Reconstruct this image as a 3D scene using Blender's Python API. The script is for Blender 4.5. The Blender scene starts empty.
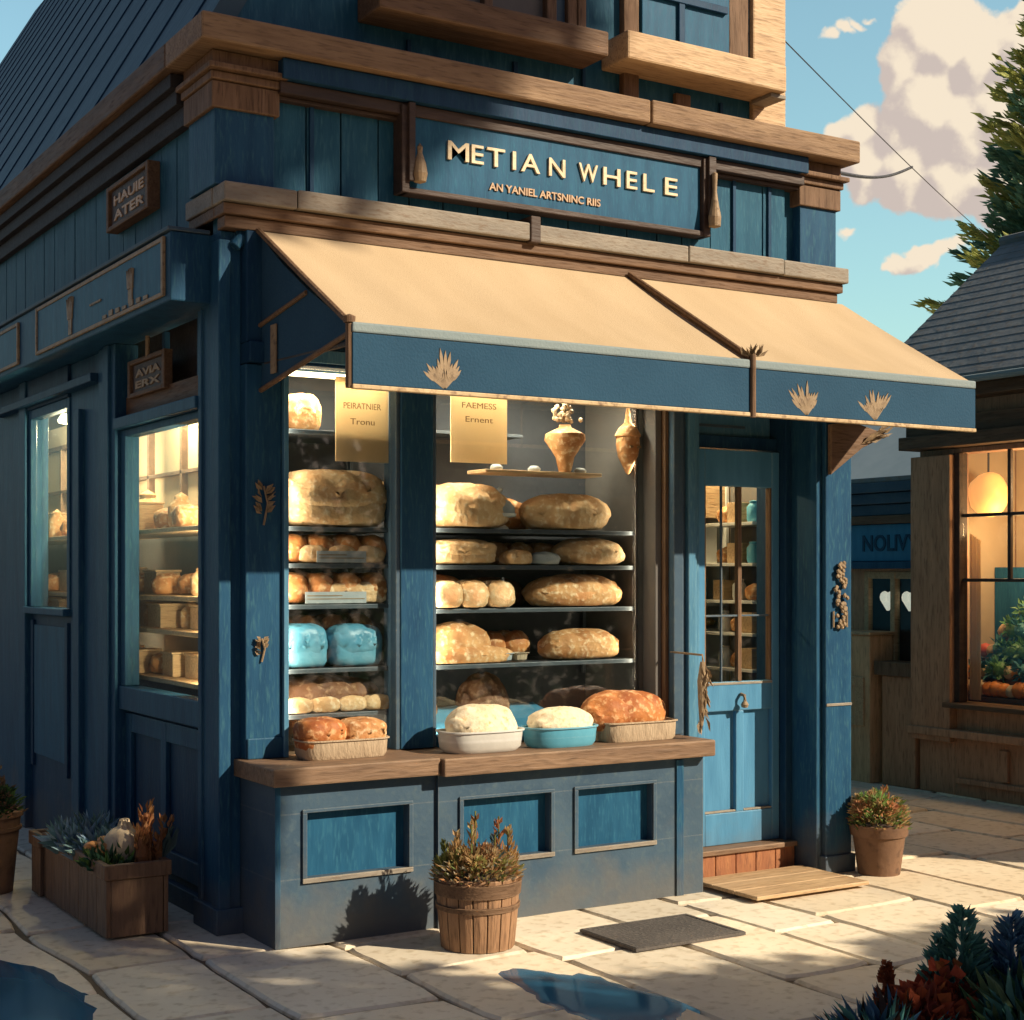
import bpy, bmesh, math, random
from mathutils import Vector, Matrix, noise
random.seed(7)
C = bpy.context.scene.collection
R = math.radians
# ---------------------------------------------------------------- camera, light, exposure
sc = bpy.context.scene
FPX = 1531.0
cd = bpy.data.cameras.new('camera'); cam = bpy.data.objects.new('camera', cd); C.objects.link(cam)
cam.location = (-2.542, -6.714, 1.65); cam.rotation_euler = (R(90), 0, R(-31.607))
cd.sensor_width = 36; cd.sensor_fit = 'HORIZONTAL'; cd.lens = 36*FPX/1024
cd.shift_y = 65/1024; cd.clip_end = 3000; cd.clip_start = .05
sc.camera = cam
SUN_EL, SUN_AZ = 31, 36          # azimuth from -Y towards +X
S = Vector((math.cos(R(SUN_EL))*math.sin(R(SUN_AZ)), -math.cos(R(SUN_EL))*math.cos(R(SUN_AZ)), math.sin(R(SUN_EL))))
w = bpy.data.worlds.new('World'); sc.world = w; w.use_nodes = True
nt = w.node_tree; nt.nodes.clear()
out = nt.nodes.new('ShaderNodeOutputWorld'); bg = nt.nodes.new('ShaderNodeBackground')
sky = nt.nodes.new('ShaderNodeTexSky'); sky.sky_type = 'NISHITA'; sky.sun_disc = False
sky.sun_elevation = R(SUN_EL); sky.sun_rotation = R(180-SUN_AZ)
sky.air_density = 1.0; sky.dust_density = 2.2; sky.ozone_density = 1.0
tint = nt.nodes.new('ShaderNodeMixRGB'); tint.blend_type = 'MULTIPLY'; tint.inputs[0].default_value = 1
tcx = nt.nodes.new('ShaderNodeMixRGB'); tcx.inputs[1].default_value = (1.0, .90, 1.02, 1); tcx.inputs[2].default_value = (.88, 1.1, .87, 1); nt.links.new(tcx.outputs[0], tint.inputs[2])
# sky brightness scaled by direction: raised in view, lowered behind to deepen facade shade
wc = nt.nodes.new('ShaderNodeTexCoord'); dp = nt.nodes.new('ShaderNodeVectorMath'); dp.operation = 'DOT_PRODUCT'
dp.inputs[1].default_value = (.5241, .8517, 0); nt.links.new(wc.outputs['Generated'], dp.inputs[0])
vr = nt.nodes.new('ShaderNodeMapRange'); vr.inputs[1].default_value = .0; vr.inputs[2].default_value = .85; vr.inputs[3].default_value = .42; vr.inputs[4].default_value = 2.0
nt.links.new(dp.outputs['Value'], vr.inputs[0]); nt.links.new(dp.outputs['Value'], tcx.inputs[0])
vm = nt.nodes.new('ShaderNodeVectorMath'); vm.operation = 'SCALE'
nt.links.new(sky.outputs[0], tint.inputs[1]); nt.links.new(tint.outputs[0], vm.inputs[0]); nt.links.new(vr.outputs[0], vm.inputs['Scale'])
# cumulus clouds of the sky: lobes at fixed compass directions, ragged by noise
def sky_dir(px, py):
    r_, u_ = (px-512)/FPX, (575-py)/FPX
    return Vector((.5241+r_*.8517, .8517-r_*.5241, u_)).normalized()
CUM = [(945, 45, 50), (905, 68, 36), (985, 60, 50), (1010, 118, 66), (930, 104, 52), (966, 125, 56), (900, 130, 32), (862, 128, 26), (862, 165, 34), (905, 172, 40), (950, 178, 44), (1000, 180, 50), (1060, 120, 80), (1030, 60, 60), (835, 132, 14), (1120, 160, 80)]
FLAT = [(832, 42, 13), (846, 35, 13), (858, 28, 11), (872, 20, 8), (905, 262, 18), (922, 256, 22), (940, 250, 18), (955, 243, 14), (892, 268, 12), (852, 229, 9), (945, 214, 12), (960, 209, 12)]
g = bpy.data.node_groups.new('cloud_field', 'ShaderNodeTree')
g.interface.new_socket('Direction', in_out='INPUT', socket_type='NodeSocketVector'); g.interface.new_socket('Field', in_out='OUTPUT', socket_type='NodeSocketFloat')
gi = g.nodes.new('NodeGroupInput'); go = g.nodes.new('NodeGroupOutput')
def gm(op, *a, t='ShaderNodeMath'):
    n = g.nodes.new(t); n.operation = op
    for k_, v_ in enumerate(a):
        if isinstance(v_, bpy.types.NodeSocket): g.links.new(v_, n.inputs[k_])
        else: n.inputs[k_].default_value = v_
    return n.outputs['Value'] if (t == 'ShaderNodeMath' or op in ('DISTANCE',)) else n.outputs['Vector']
def gnoise(scale, det, rough=.55):
    n = g.nodes.new('ShaderNodeTexNoise'); n.inputs['Scale'].default_value = scale; n.inputs['Detail'].default_value = det; n.inputs['Roughness'].default_value = rough; g.links.new(gi.outputs[0], n.inputs['Vector']); return n
wn = gnoise(22, 4)
wv = gm('SUBTRACT', wn.outputs['Color'], (.5, .5, .5), t='ShaderNodeVectorMath'); wv = gm('MULTIPLY', wv, (.034, .034, .034), t='ShaderNodeVectorMath')
dv = gm('ADD', gi.outputs[0], wv, t='ShaderNodeVectorMath'); dvf = gm('MULTIPLY', dv, (1, 1, 2.0), t='ShaderNodeVectorMath')
cur = None
for lst, vec, kz in ((CUM, dv, 1), (FLAT, dvf, 2.0)):
    for (px_, py_, r_) in lst:
        c_ = sky_dir(px_, py_); c_ = Vector((c_.x, c_.y, c_.z*kz))
        d_ = gm('DISTANCE', vec, tuple(c_), t='ShaderNodeVectorMath')
        f_ = gm('MULTIPLY_ADD', d_, -FPX/r_*1.02, 1.0)
        f_ = gm('MULTIPLY', f_, r_/45)
        cur = f_ if cur is None else gm('SMOOTH_MAX', cur, f_, .10)
bn = gnoise(60, 5, .62)
fin = gm('ADD', cur, gm('MULTIPLY_ADD', bn.outputs[0], .42, -.21)); g.links.new(fin, go.inputs[0])
def wnode(t, **k):
    n = nt.nodes.new(t)
    for a, b in k.items(): setattr(n, a, b)
    return n
nrm = wnode('ShaderNodeVectorMath', operation='NORMALIZE'); nt.links.new(wc.outputs['Generated'], nrm.inputs[0])
g1 = wnode('ShaderNodeGroup', node_tree=g); g2 = wnode('ShaderNodeGroup', node_tree=g)
of = wnode('ShaderNodeVectorMath', operation='ADD'); of.inputs[1].default_value = (.0085, -.0052, .0095)      # towards the sun's side
nt.links.new(nrm.outputs[0], g1.inputs[0]); nt.links.new(nrm.outputs[0], of.inputs[0]); nt.links.new(of.outputs[0], g2.inputs[0])
den = wnode('ShaderNodeMapRange', interpolation_type='SMOOTHSTEP'); den.inputs[1].default_value = .0; den.inputs[2].default_value = .15; nt.links.new(g1.outputs[0], den.inputs[0])
df = wnode('ShaderNodeMath', operation='SUBTRACT'); nt.links.new(g1.outputs[0], df.inputs[0]); nt.links.new(g2.outputs[0], df.inputs[1])
lt = wnode('ShaderNodeMapRange', interpolation_type='SMOOTHSTEP'); lt.inputs[1].default_value = -.24; lt.inputs[2].default_value = .11; nt.links.new(df.outputs[0], lt.inputs[0])
cc = wnode('ShaderNodeMixRGB'); cc.inputs[1].default_value = (5.6, 4.75, 4.3, 1); cc.inputs[2].default_value = (8.4, 7.2, 5.6, 1); nt.links.new(lt.outputs[0], cc.inputs[0])  # shaded and sunlit cloud sides painted as two fixed colours
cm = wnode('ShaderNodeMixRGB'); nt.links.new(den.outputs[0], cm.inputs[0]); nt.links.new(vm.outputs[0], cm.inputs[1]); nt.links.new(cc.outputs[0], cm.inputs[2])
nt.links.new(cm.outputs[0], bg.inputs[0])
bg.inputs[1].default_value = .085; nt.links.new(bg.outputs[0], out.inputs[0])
sl = bpy.data.lights.new('sun', 'SUN'); sl.energy = 5; sl.angle = R(.7); sl.color = (1, .86, .65)
so = bpy.data.objects.new('sun', sl); C.objects.link(so)
so.rotation_euler = (-S).to_track_quat('-Z', 'Y').to_euler()
sc.view_settings.view_transform = 'Standard'; sc.view_settings.look = 'None'
sc.view_settings.exposure = .38; sc.view_settings.gamma = 1

# ---------------------------------------------------------------- helpers
def wloc(o):
    p = Vector((0, 0, 0))
    while o: p += o.location; o = o.parent
    return p
def tag(o, label=None, cat=None, group=None, kind=None):
    if label: o['label'] = label
    if cat: o['category'] = cat
    if group: o['group'] = group
    if kind: o['kind'] = kind
    return o
def empty(name, loc, label=None, cat=None, group=None, rz=0):
    o = bpy.data.objects.new(name, None); C.objects.link(o); o.location = loc
    o.rotation_euler[2] = rz; o.empty_display_size = .1
    return tag(o, label, cat, group)
class MB:
    def __init__(s): s.v = []; s.f = []; s.c = []; s.seg = []
    def add(s, vs, fs, col=None):
        n = len(s.v); s.seg.append((n, len(s.f))); s.v += [Vector(v) for v in vs]
        for f in fs: s.f.append([i+n for i in f]); s.c.append(col)
        return s
    def box(s, x0, x1, y0, y1, z0, z1, col=None):
        return s.add([(x0,y0,z0),(x1,y0,z0),(x1,y1,z0),(x0,y1,z0),(x0,y0,z1),(x1,y0,z1),(x1,y1,z1),(x0,y1,z1)],
            [(0,3,2,1),(4,5,6,7),(0,1,5,4),(1,2,6,5),(2,3,7,6),(3,0,4,7)], col)
    def prism(s, pts, ax, a, b, col=None):
        # polygon pts in the two other axes, extruded along ax from a to b
        def P(p, t):
            l = [p[0], p[1]]; l.insert(ax, t); return tuple(l)
        n = len(pts)
        return s.add([P(p, a) for p in pts]+[P(p, b) for p in pts],
            [tuple(range(n))[::-1], tuple(range(n, 2*n))]+[(i, (i+1) % n, n+(i+1) % n, n+i) for i in range(n)], col)
    def tube(s, pts, r, n=8, col=None, caps=True):
        pts = [Vector(p) for p in pts]; rs = r if isinstance(r, (list, tuple)) else [r]*len(pts)
        vs = []; up = Vector((0, 0, 1))
        for i, p in enumerate(pts):
            d = (pts[min(i+1, len(pts)-1)]-pts[max(i-1, 0)]).normalized()
            a = d.cross(up if abs(d.z) < .9 else Vector((1, 0, 0))).normalized(); b = d.cross(a)
            for k in range(n):
                t = 2*math.pi*k/n; vs.append(p+(a*math.cos(t)+b*math.sin(t))*rs[i])
        fs = [(i*n+k, i*n+(k+1) % n, (i+1)*n+(k+1) % n, (i+1)*n+k) for i in range(len(pts)-1) for k in range(n)]
        if caps: fs += [tuple(range(n))[::-1], tuple(range((len(pts)-1)*n, len(pts)*n))]
        return s.add(vs, fs, col)
    def lathe(s, prof, c=(0, 0, 0), n=28, col=None, sq=0):
        vs = []
        for r, z in prof:
            for k in range(n):
                t = 2*math.pi*k/n
                vs.append((c[0]+r*math.cos(t), c[1]+r*math.sin(t), c[2]+z))
        m = len(prof)
        fs = [(i*n+k, i*n+(k+1) % n, (i+1)*n+(k+1) % n, (i+1)*n+k) for i in range(m-1) for k in range(n)]
        fs += [tuple(range(n))[::-1], tuple(range((m-1)*n, m*n))]
        return s.add(vs, fs, col)
    def leaf(s, p, d, l, wd, col=None, bend=.15):
        p = Vector(p); d = Vector(d).normalized()
        a = d.cross(Vector((random.uniform(-1, 1), random.uniform(-1, 1), random.uniform(-1, 1)))).normalized()
        nrm = a.cross(d)
        m = p+d*l*.45+nrm*l*bend
        return s.add([p, m+a*wd/2, p+d*l, m-a*wd/2], [(0, 1, 2), (0, 2, 3)], col)
    def blob(s, c, rx, ry, rz, amp=.1, fr=2., sub=3, col=None, zmin=None, seed=0, pw=2.):
        bm = bmesh.new(); bmesh.ops.create_icosphere(bm, subdivisions=sub, radius=1)
        vs = []
        for v in bm.verts:
            q = v.co.copy()
            e = 1/((abs(q.x)**pw+abs(q.y)**pw+abs(q.z)**pw)**(1/pw)); q *= e
            n_ = noise.fractal(q*fr+Vector((seed*3.7, seed*1.3, seed)), .7, 2.1, 4)
            q = Vector((q.x*rx, q.y*ry, q.z*rz))*(1+amp*n_)
            if zmin is not None and q.z < zmin: q.z = zmin+(q.z-zmin)*.08
            vs.append(q+Vector(c))
        fs = [tuple(v.index for v in f.verts) for f in bm.faces]; bm.free()
        return s.add(vs, fs, col)
    def build(s, name, mat, parent=None, loc=None, smooth=False, bevel=0, local=False, link=True, autosm=None):
        off = Vector((0, 0, 0))
        if parent and not local: off = wloc(parent)
        if loc is not None and not parent: off = Vector(loc) if not local else Vector((0, 0, 0))
        me = bpy.data.meshes.new(name)
        me.from_pydata([v-off for v in s.v], [], s.f); me.update()
        if any(c is not None for c in s.c):
            at = me.color_attributes.new('col', 'FLOAT_COLOR', 'CORNER')
            for p, c in zip(me.polygons, s.c):
                c = c or (1, 1, 1)
                for li in p.loop_indices: at.data[li].color = (c[0], c[1], c[2], 1)
        if smooth:
            for p in me.polygons: p.use_smooth = True
            if autosm: me.set_sharp_from_angle(angle=R(autosm))
        me.materials.append(mat)
        o = bpy.data.objects.new(name, me); C.objects.link(o)
        if parent: o.parent = parent
        elif loc is not None: o.location = loc
        if bevel:
            m = o.modifiers.new('bevel', 'BEVEL'); m.width = bevel; m.segments = 2; m.limit_method = 'ANGLE'; m.angle_limit = R(35)
        return o

# ---------------------------------------------------------------- materials
M = {}
def mat(name):
    m = bpy.data.materials.new(name); m.use_nodes = True; M[name] = m
    return m, m.node_tree, m.node_tree.nodes['Principled BSDF']
def nn(nt, t, **k):
    n = nt.nodes.new(t)
    for a, b in k.items():
        if a.startswith('i_'): n.inputs[a[2:].replace('_', ' ')].default_value = b
        else: setattr(n, a, b)
    return n
def surf(name, c1, c2, scale=3, stretch=(1, 1, 1), rough=.6, bump=.15, bscale=30, detail=6, lo=.3, hi=.7, spec=.4, attr=False, c3=None, coat=0, metal=0, wear=None, dirt=None):
    m, t, b = mat(name); L = t.links.new
    tc = nn(t, 'ShaderNodeTexCoord'); mp = nn(t, 'ShaderNodeMapping'); mp.inputs['Scale'].default_value = stretch
    L(tc.outputs['Object'], mp.inputs[0])
    n1 = nn(t, 'ShaderNodeTexNoise'); n1.inputs['Scale'].default_value = scale; n1.inputs['Detail'].default_value = detail
    L(mp.outputs[0], n1.inputs['Vector'])
    mr = nn(t, 'ShaderNodeMapRange'); mr.inputs[1].default_value = lo; mr.inputs[2].default_value = hi
    L(n1.outputs[0], mr.inputs[0])
    mx = nn(t, 'ShaderNodeMixRGB'); mx.inputs[1].default_value = (*c1, 1); mx.inputs[2].default_value = (*c2, 1)
    L(mr.outputs[0], mx.inputs[0]); col = mx.outputs[0]
    n2 = nn(t, 'ShaderNodeTexNoise'); n2.inputs['Scale'].default_value = bscale; n2.inputs['Detail'].default_value = 8
    L(mp.outputs[0], n2.inputs['Vector'])
    if c3:
        m3 = nn(t, 'ShaderNodeMapRange'); m3.inputs[1].default_value = .52; m3.inputs[2].default_value = .72
        L(n2.outputs[0], m3.inputs[0])
        x3 = nn(t, 'ShaderNodeMixRGB'); x3.inputs[2].default_value = (*c3, 1); L(col, x3.inputs[1]); L(m3.outputs[0], x3.inputs[0]); col = x3.outputs[0]
    if wear:
        # worn, lighter arrises
        bv = nn(t, 'ShaderNodeBevel'); bv.samples = 4; bv.inputs[0].default_value = .008
        g = nn(t, 'ShaderNodeNewGeometry'); dt = nn(t, 'ShaderNodeVectorMath', operation='DOT_PRODUCT')
        L(bv.outputs[0], dt.inputs[0]); L(g.outputs['Normal'], dt.inputs[1])
        m4 = nn(t, 'ShaderNodeMapRange'); m4.inputs[1].default_value = .99; m4.inputs[2].default_value = .85; L(dt.outputs['Value'], m4.inputs[0])
        ml = nn(t, 'ShaderNodeMath', operation='MULTIPLY'); L(m4.outputs[0], ml.inputs[0]); L(n2.outputs[0], ml.inputs[1])
        x4 = nn(t, 'ShaderNodeMixRGB'); x4.inputs[2].default_value = (*wear, 1); L(col, x4.inputs[1]); L(ml.outputs[0], x4.inputs[0]); col = x4.outputs[0]
    if dirt:      # splashed dirt with a ragged upper edge along the foot of the wall
        sp = nn(t, 'ShaderNodeSeparateXYZ'); L(tc.outputs['Object'], sp.inputs[0])
        n5 = nn(t, 'ShaderNodeTexNoise'); n5.inputs['Scale'].default_value = 5; n5.inputs['Detail'].default_value = 8; L(tc.outputs['Object'], n5.inputs['Vector'])
        ma = nn(t, 'ShaderNodeMath', operation='MULTIPLY_ADD'); ma.inputs[1].default_value = -.9; L(n5.outputs[0], ma.inputs[0]); L(sp.outputs['Z'], ma.inputs[2])
        m5 = nn(t, 'ShaderNodeMapRange'); m5.inputs[1].default_value = -.10; m5.inputs[2].default_value = -.46; m5.inputs[3].default_value = 0; m5.inputs[4].default_value = .5; L(ma.outputs[0], m5.inputs[0])
        x5 = nn(t, 'ShaderNodeMixRGB'); x5.inputs[2].default_value = (*dirt, 1); L(col, x5.inputs[1]); L(m5.outputs[0], x5.inputs[0]); col = x5.outputs[0]
    if attr:
        at = nn(t, 'ShaderNodeAttribute'); at.attribute_name = 'col'
        xa = nn(t, 'ShaderNodeMixRGB'); xa.blend_type = 'MULTIPLY'; xa.inputs[0].default_value = 1
        L(col, xa.inputs[1]); L(at.outputs['Color'], xa.inputs[2]); col = xa.outputs[0]
    L(col, b.inputs['Base Color'])
    b.inputs['Roughness'].default_value = rough; b.inputs['Specular IOR Level'].default_value = spec
    b.inputs['Metallic'].default_value = metal
    rr = nn(t, 'ShaderNodeMapRange'); rr.inputs[3].default_value = max(.05, rough-.12); rr.inputs[4].default_value = min(1, rough+.15)
    L(n2.outputs[0], rr.inputs[0]); L(rr.outputs[0], b.inputs['Roughness'])
    if bump:
        bp = nn(t, 'ShaderNodeBump'); bp.inputs['Strength'].default_value = bump; bp.inputs['Distance'].default_value = .01
        L(n2.outputs[0], bp.inputs['Height']); L(bp.outputs[0], b.inputs['Normal'])
    return m
VS = (6, 6, 1)      # streaks running vertically
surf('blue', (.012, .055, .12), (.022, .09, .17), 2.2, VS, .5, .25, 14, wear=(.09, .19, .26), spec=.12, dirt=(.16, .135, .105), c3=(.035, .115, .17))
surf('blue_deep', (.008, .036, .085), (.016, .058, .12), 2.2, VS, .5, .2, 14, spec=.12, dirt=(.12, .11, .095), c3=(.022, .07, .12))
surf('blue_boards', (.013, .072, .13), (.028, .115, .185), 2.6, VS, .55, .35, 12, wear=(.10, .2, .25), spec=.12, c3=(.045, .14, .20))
surf('teal', (.055, .17, .275), (.09, .24, .37), 2.2, VS, .45, .15, 14, wear=(.3, .45, .5), spec=.2, dirt=(.12, .11, .095), c3=(.13, .29, .38))
surf('panel_blue', (.012, .07, .14), (.022, .11, .20), 3, VS, .5, .12, 14, spec=.12, c3=(.03, .13, .21))
surf('grey_blue', (.042, .08, .125), (.062, .108, .155), 2, (2, 2, 2), .6, .2, 16, wear=(.3, .3, .27), spec=.2, dirt=(.16, .135, .105), c3=(.07, .112, .145))
surf('wood', (.12, .07, .042), (.20, .12, .072), 3, (1, 9, 9), .62, .5, 10, c3=(.09, .05, .03), wear=(.42, .28, .17), spec=.2)
surf('cornice', (.20, .12, .07), (.31, .20, .115), 3, (1, 9, 9), .62, .5, 10, c3=(.14, .085, .05), wear=(.5, .36, .23), spec=.2)
surf('wood_y', (.10, .06, .036), (.17, .10, .06), 3, (9, 1, 9), .62, .5, 10, c3=(.09, .05, .03), wear=(.36, .24, .15), spec=.2)
surf('wood_v', (.13, .075, .042), (.21, .125, .075), 3, (9, 9, 1), .62, .5, 10, c3=(.09, .05, .03), wear=(.42, .28, .17), spec=.2)
surf('wood_pale', (.46, .29, .15), (.6, .41, .23), 3, (1, 9, 9), .6, .4, 10, c3=(.28, .17, .09), wear=(.7, .55, .36))
surf('wood_dark', (.035, .022, .018), (.07, .042, .03), 3, (1, 7, 7), .6, .4, 10)
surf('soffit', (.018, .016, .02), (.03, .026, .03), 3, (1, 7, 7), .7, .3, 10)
surf('sill', (.17, .105, .068), (.27, .17, .105), 3, (1, 8, 8), .55, .5, 9, c3=(.13, .08, .05), wear=(.62, .45, .28), spec=.2)
surf('ledge', (.2, .175, .145), (.3, .26, .21), 2, (1.5, 6, 6), .6, .4, 14, c3=(.2, .15, .11), wear=(.6, .55, .45), spec=.2)
surf('canvas', (.50, .37, .225), (.58, .44, .28), 1.3, (3, 1, 1), .85, .3, 90, lo=.25, hi=.75, spec=.15)
surf('canvas_blue', (.018, .06, .11), (.026, .08, .14), 2, (1, 1, 1), .8, .3, 90, spec=.2)
surf('canvas_edge', (.2, .26, .28), (.28, .33, .33), 2, (1, 1, 1), .8, .3, 90, spec=.2)
surf('gold', (.48, .33, .17), (.62, .45, .25), 8, (1, 1, 1), .5, .3, 40, c3=(.25, .15, .08))
surf('gold_dim', (.24, .165, .095), (.36, .255, .15), 20, (1, 1, 1), .6, .3, 40, c3=(.15, .1, .06))
surf('letter', (.60, .45, .26), (.74, .62, .42), 30, (1, 1, 1), .45, .2, 40)
surf('letter_dim', (.40, .26, .16), (.6, .4, .24), 30, (1, 1, 1), .55, .2, 40)
surf('poster', (.8, .6, .36), (.88, .72, .48), 3, (1, 1, 1), .8, .15, 40, spec=.2)
m, t, b = M['poster'], M['poster'].node_tree, M['poster'].node_tree.nodes['Principled BSDF']
tl = nn(t, 'ShaderNodeBsdfTranslucent'); tl.inputs[0].default_value = (.95, .80, .56, 1); mxs = nn(t, 'ShaderNodeMixShader'); mxs.inputs[0].default_value = .5
t.links.new(b.outputs[0], mxs.inputs[1]); t.links.new(tl.outputs[0], mxs.inputs[2]); t.links.new(mxs.outputs[0], t.nodes['Material Output'].inputs[0])
surf('ink', (.2, .12, .06), (.3, .2, .1), 20, (1, 1, 1), .8, 0, 40, spec=.2)
surf('stone', (.84, .70, .51), (.93, .81, .62), 2.2, (1, 1, 1), .75, .22, 18, c3=(.64, .51, .34), attr=True, spec=.3)
surf('mortar', (.14, .10, .065), (.22, .16, .10), 5, (1, 1, 1), .9, .4, 30, spec=.2)
surf('iron', (.05, .045, .045), (.09, .08, .075), 6, (1, 1, 1), .55, .4, 60, metal=.4)
surf('shelf', (.04, .05, .062), (.07, .085, .10), 4, (1, 4, 4), .45, .15, 20, wear=(.16, .19, .21))
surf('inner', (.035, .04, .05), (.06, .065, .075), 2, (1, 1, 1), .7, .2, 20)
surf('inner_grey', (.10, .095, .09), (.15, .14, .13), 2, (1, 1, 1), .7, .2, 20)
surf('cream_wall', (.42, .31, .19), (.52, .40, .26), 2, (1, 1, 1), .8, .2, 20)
surf('floor_wood', (.16, .10, .06), (.25, .16, .1), 3, (1, 6, 6), .6, .2, 20)
surf('crust_gold', (.38, .15, .05), (.70, .38, .16), 9, (1, 1, 1), .7, .8, 38, c3=(.84, .62, .38), spec=.25)
surf('crust_pale', (.50, .26, .11), (.74, .50, .27), 9, (1, 1, 1), .8, .8, 38, c3=(.82, .64, .42), spec=.2)
surf('crust_red', (.28, .075, .025), (.60, .24, .07), 8, (1, 1, 1), .6, .7, 34, c3=(.78, .48, .24), spec=.3)
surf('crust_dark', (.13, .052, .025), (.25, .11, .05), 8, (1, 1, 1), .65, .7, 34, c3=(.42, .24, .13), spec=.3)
surf('flour', (.78, .62, .40), (.86, .76, .58), 9, (1, 1, 1), .85, .6, 40, c3=(.66, .44, .22), spec=.15)
surf('tin_white', (.55, .54, .5), (.68, .67, .62), 6, (1, 1, 1), .35, .15, 20, wear=(.8, .8, .78))
surf('tin_blue', (.08, .32, .46), (.13, .42, .56), 6, (1, 1, 1), .35, .15, 20, wear=(.5, .7, .75))
surf('cloth_blue', (.04, .18, .30), (.07, .25, .38), 6, (1, 1, 1), .7, .4, 20)
surf('wrap_blue', (.06, .22, .33), (.15, .38, .48), 5, (1, 1, 1), .4, .5, 20)
surf('paper_case', (.40, .30, .20), (.52, .40, .27), 12, (4, 4, 1), .7, .6, 25)
surf('tag_grey', (.3, .33, .34), (.4, .42, .42), 12, (1, 1, 1), .6, .1, 25)
surf('plant', (.7, .7, .7), (1, 1, 1), 12, (1, 1, 1), .6, .2, 30, attr=True, spec=.3)
surf('bark', (.09, .055, .035), (.16, .10, .06), 6, (1, 1, .3), .85, .6, 20)
surf('terracotta', (.15, .08, .045), (.21, .115, .065), 5, (1, 1, 1), .75, .4, 24, c3=(.11, .06, .035))
surf('barrel', (.25, .135, .07), (.37, .21, .115), 4, (9, 9, 1), .65, .5, 9, c3=(.16, .09, .05), wear=(.5, .34, .2))
surf('crate_wood', (.14, .075, .045), (.22, .125, .07), 4, (9, 9, 1), .65, .5, 9, c3=(.10, .058, .035), wear=(.3, .19, .11))
surf('sign_blue', (.025, .16, .29), (.04, .22, .37), 3, VS, .6, .15, 14)
surf('door_paint', (.06, .20, .35), (.095, .28, .46), 2.2, VS, .5, .15, 14, wear=(.3, .45, .5), dirt=(.14, .13, .11), spec=.2)
surf('rubber', (.065, .058, .055), (.12, .105, .095), 3, (1, 1, 1), .8, .6, 60, c3=(.16, .14, .12))
surf('cupboard', (.55, .32, .16), (.72, .46, .25), 3, (9, 9, 1), .6, .4, 10, c3=(.4, .23, .12))
surf('soil', (.03, .02, .015), (.06, .04, .03), 20, (1, 1, 1), .95, .8, 40)
surf('brick', (.28, .10, .045), (.4, .17, .07), 4, (5, 1, 1), .7, .5, 14, c3=(.2, .08, .04))
surf('brown_shop', (.40, .20, .105), (.56, .30, .165), 3, (7, 7, 1), .65, .4, 10, c3=(.26, .13, .07), wear=(.3, .2, .13))
surf('roof_grey', (.15, .17, .18), (.23, .24, .24), 2.5, (2, 2, 2), .75, .5, 9, c3=(.2, .17, .14))
surf('roof_blue', (.022, .06, .09), (.035, .085, .12), 1.6, (1, 3, 1), .6, .4, 10)
surf('far_blue', (.30, .40, .42), (.36, .46, .47), 2, (1, 1, 1), .8, .1, 10)
surf('fruit', (.75, .75, .75), (1, 1, 1), 12, (1, 1, 1), .5, .2, 30, attr=True)
surf('beard', (.50, .38, .24), (.62, .50, .34), 12, (1, 1, 1), .7, .3, 30)
surf('curtain', (.5, .38, .24), (.6, .47, .3), 5, (9, 9, 1), .8, .3, 20)
t = M['curtain'].node_tree; b = t.nodes['Principled BSDF']; o_ = t.nodes['Material Output']
tl = nn(t, 'ShaderNodeBsdfTranslucent'); tl.inputs[0].default_value = (.7, .55, .36, 1); mxs = nn(t, 'ShaderNodeMixShader'); mxs.inputs[0].default_value = .6
t.links.new(b.outputs[0], mxs.inputs[1]); t.links.new(tl.outputs[0], mxs.inputs[2]); t.links.new(mxs.outputs[0], o_.inputs[0])
t = M['plant'].node_tree; b = t.nodes['Principled BSDF']; o_ = t.nodes['Material Output']
tl = nn(t, 'ShaderNodeBsdfTranslucent'); mxs = nn(t, 'ShaderNodeMixShader'); mxs.inputs[0].default_value = .4
t.links.new(b.inputs['Base Color'].links[0].from_socket, tl.inputs[0])
t.links.new(b.outputs[0], mxs.inputs[1]); t.links.new(tl.outputs[0], mxs.inputs[2]); t.links.new(mxs.outputs[0], o_.inputs[0])
# glass, glossy blue, lamps
def glass(name, rough=.03, tintc=(.92, .97, .98), fr=1.35, gl=1.0):
    m, t, b = mat(name); t.nodes.remove(b); L = t.links.new
    o = t.nodes['Material Output']; tr = nn(t, 'ShaderNodeBsdfTransparent'); tr.inputs[0].default_value = (*tintc, 1)
    g = nn(t, 'ShaderNodeBsdfGlossy'); g.inputs['Roughness'].default_value = rough; g.inputs[0].default_value = (gl, gl, gl, 1)
    lw = nn(t, 'ShaderNodeLayerWeight'); p5 = nn(t, 'ShaderNodeMath', operation='POWER'); p5.inputs[1].default_value = 4.5; L(lw.outputs['Facing'], p5.inputs[0])
    f = nn(t, 'ShaderNodeMath', operation='MULTIPLY_ADD'); f.inputs[1].default_value = .35 if fr < 1.4 else .14; f.inputs[2].default_value = .055 if fr < 1.4 else .03; L(p5.outputs[0], f.inputs[0])
    mx = nn(t, 'ShaderNodeMixShader'); L(f.outputs[0], mx.inputs[0]); L(tr.outputs[0], mx.inputs[1]); L(g.outputs[0], mx.inputs[2]); L(mx.outputs[0], o.inputs[0])
glass('glass'); glass('glass_old', .12, (.8, .9, .93), 1.5)
m, t, b = mat('blue_gloss'); b.inputs['Base Color'].default_value = (.022, .12, .22, 1); b.inputs['Roughness'].default_value = .12; b.inputs['Specular IOR Level'].default_value = .35
def glow(name, c, s):
    m, t, b = mat(name); b.inputs['Base Color'].default_value = (*c, 1); b.inputs['Emission Color'].default_value = (*c, 1); b.inputs['Emission Strength'].default_value = s
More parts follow.
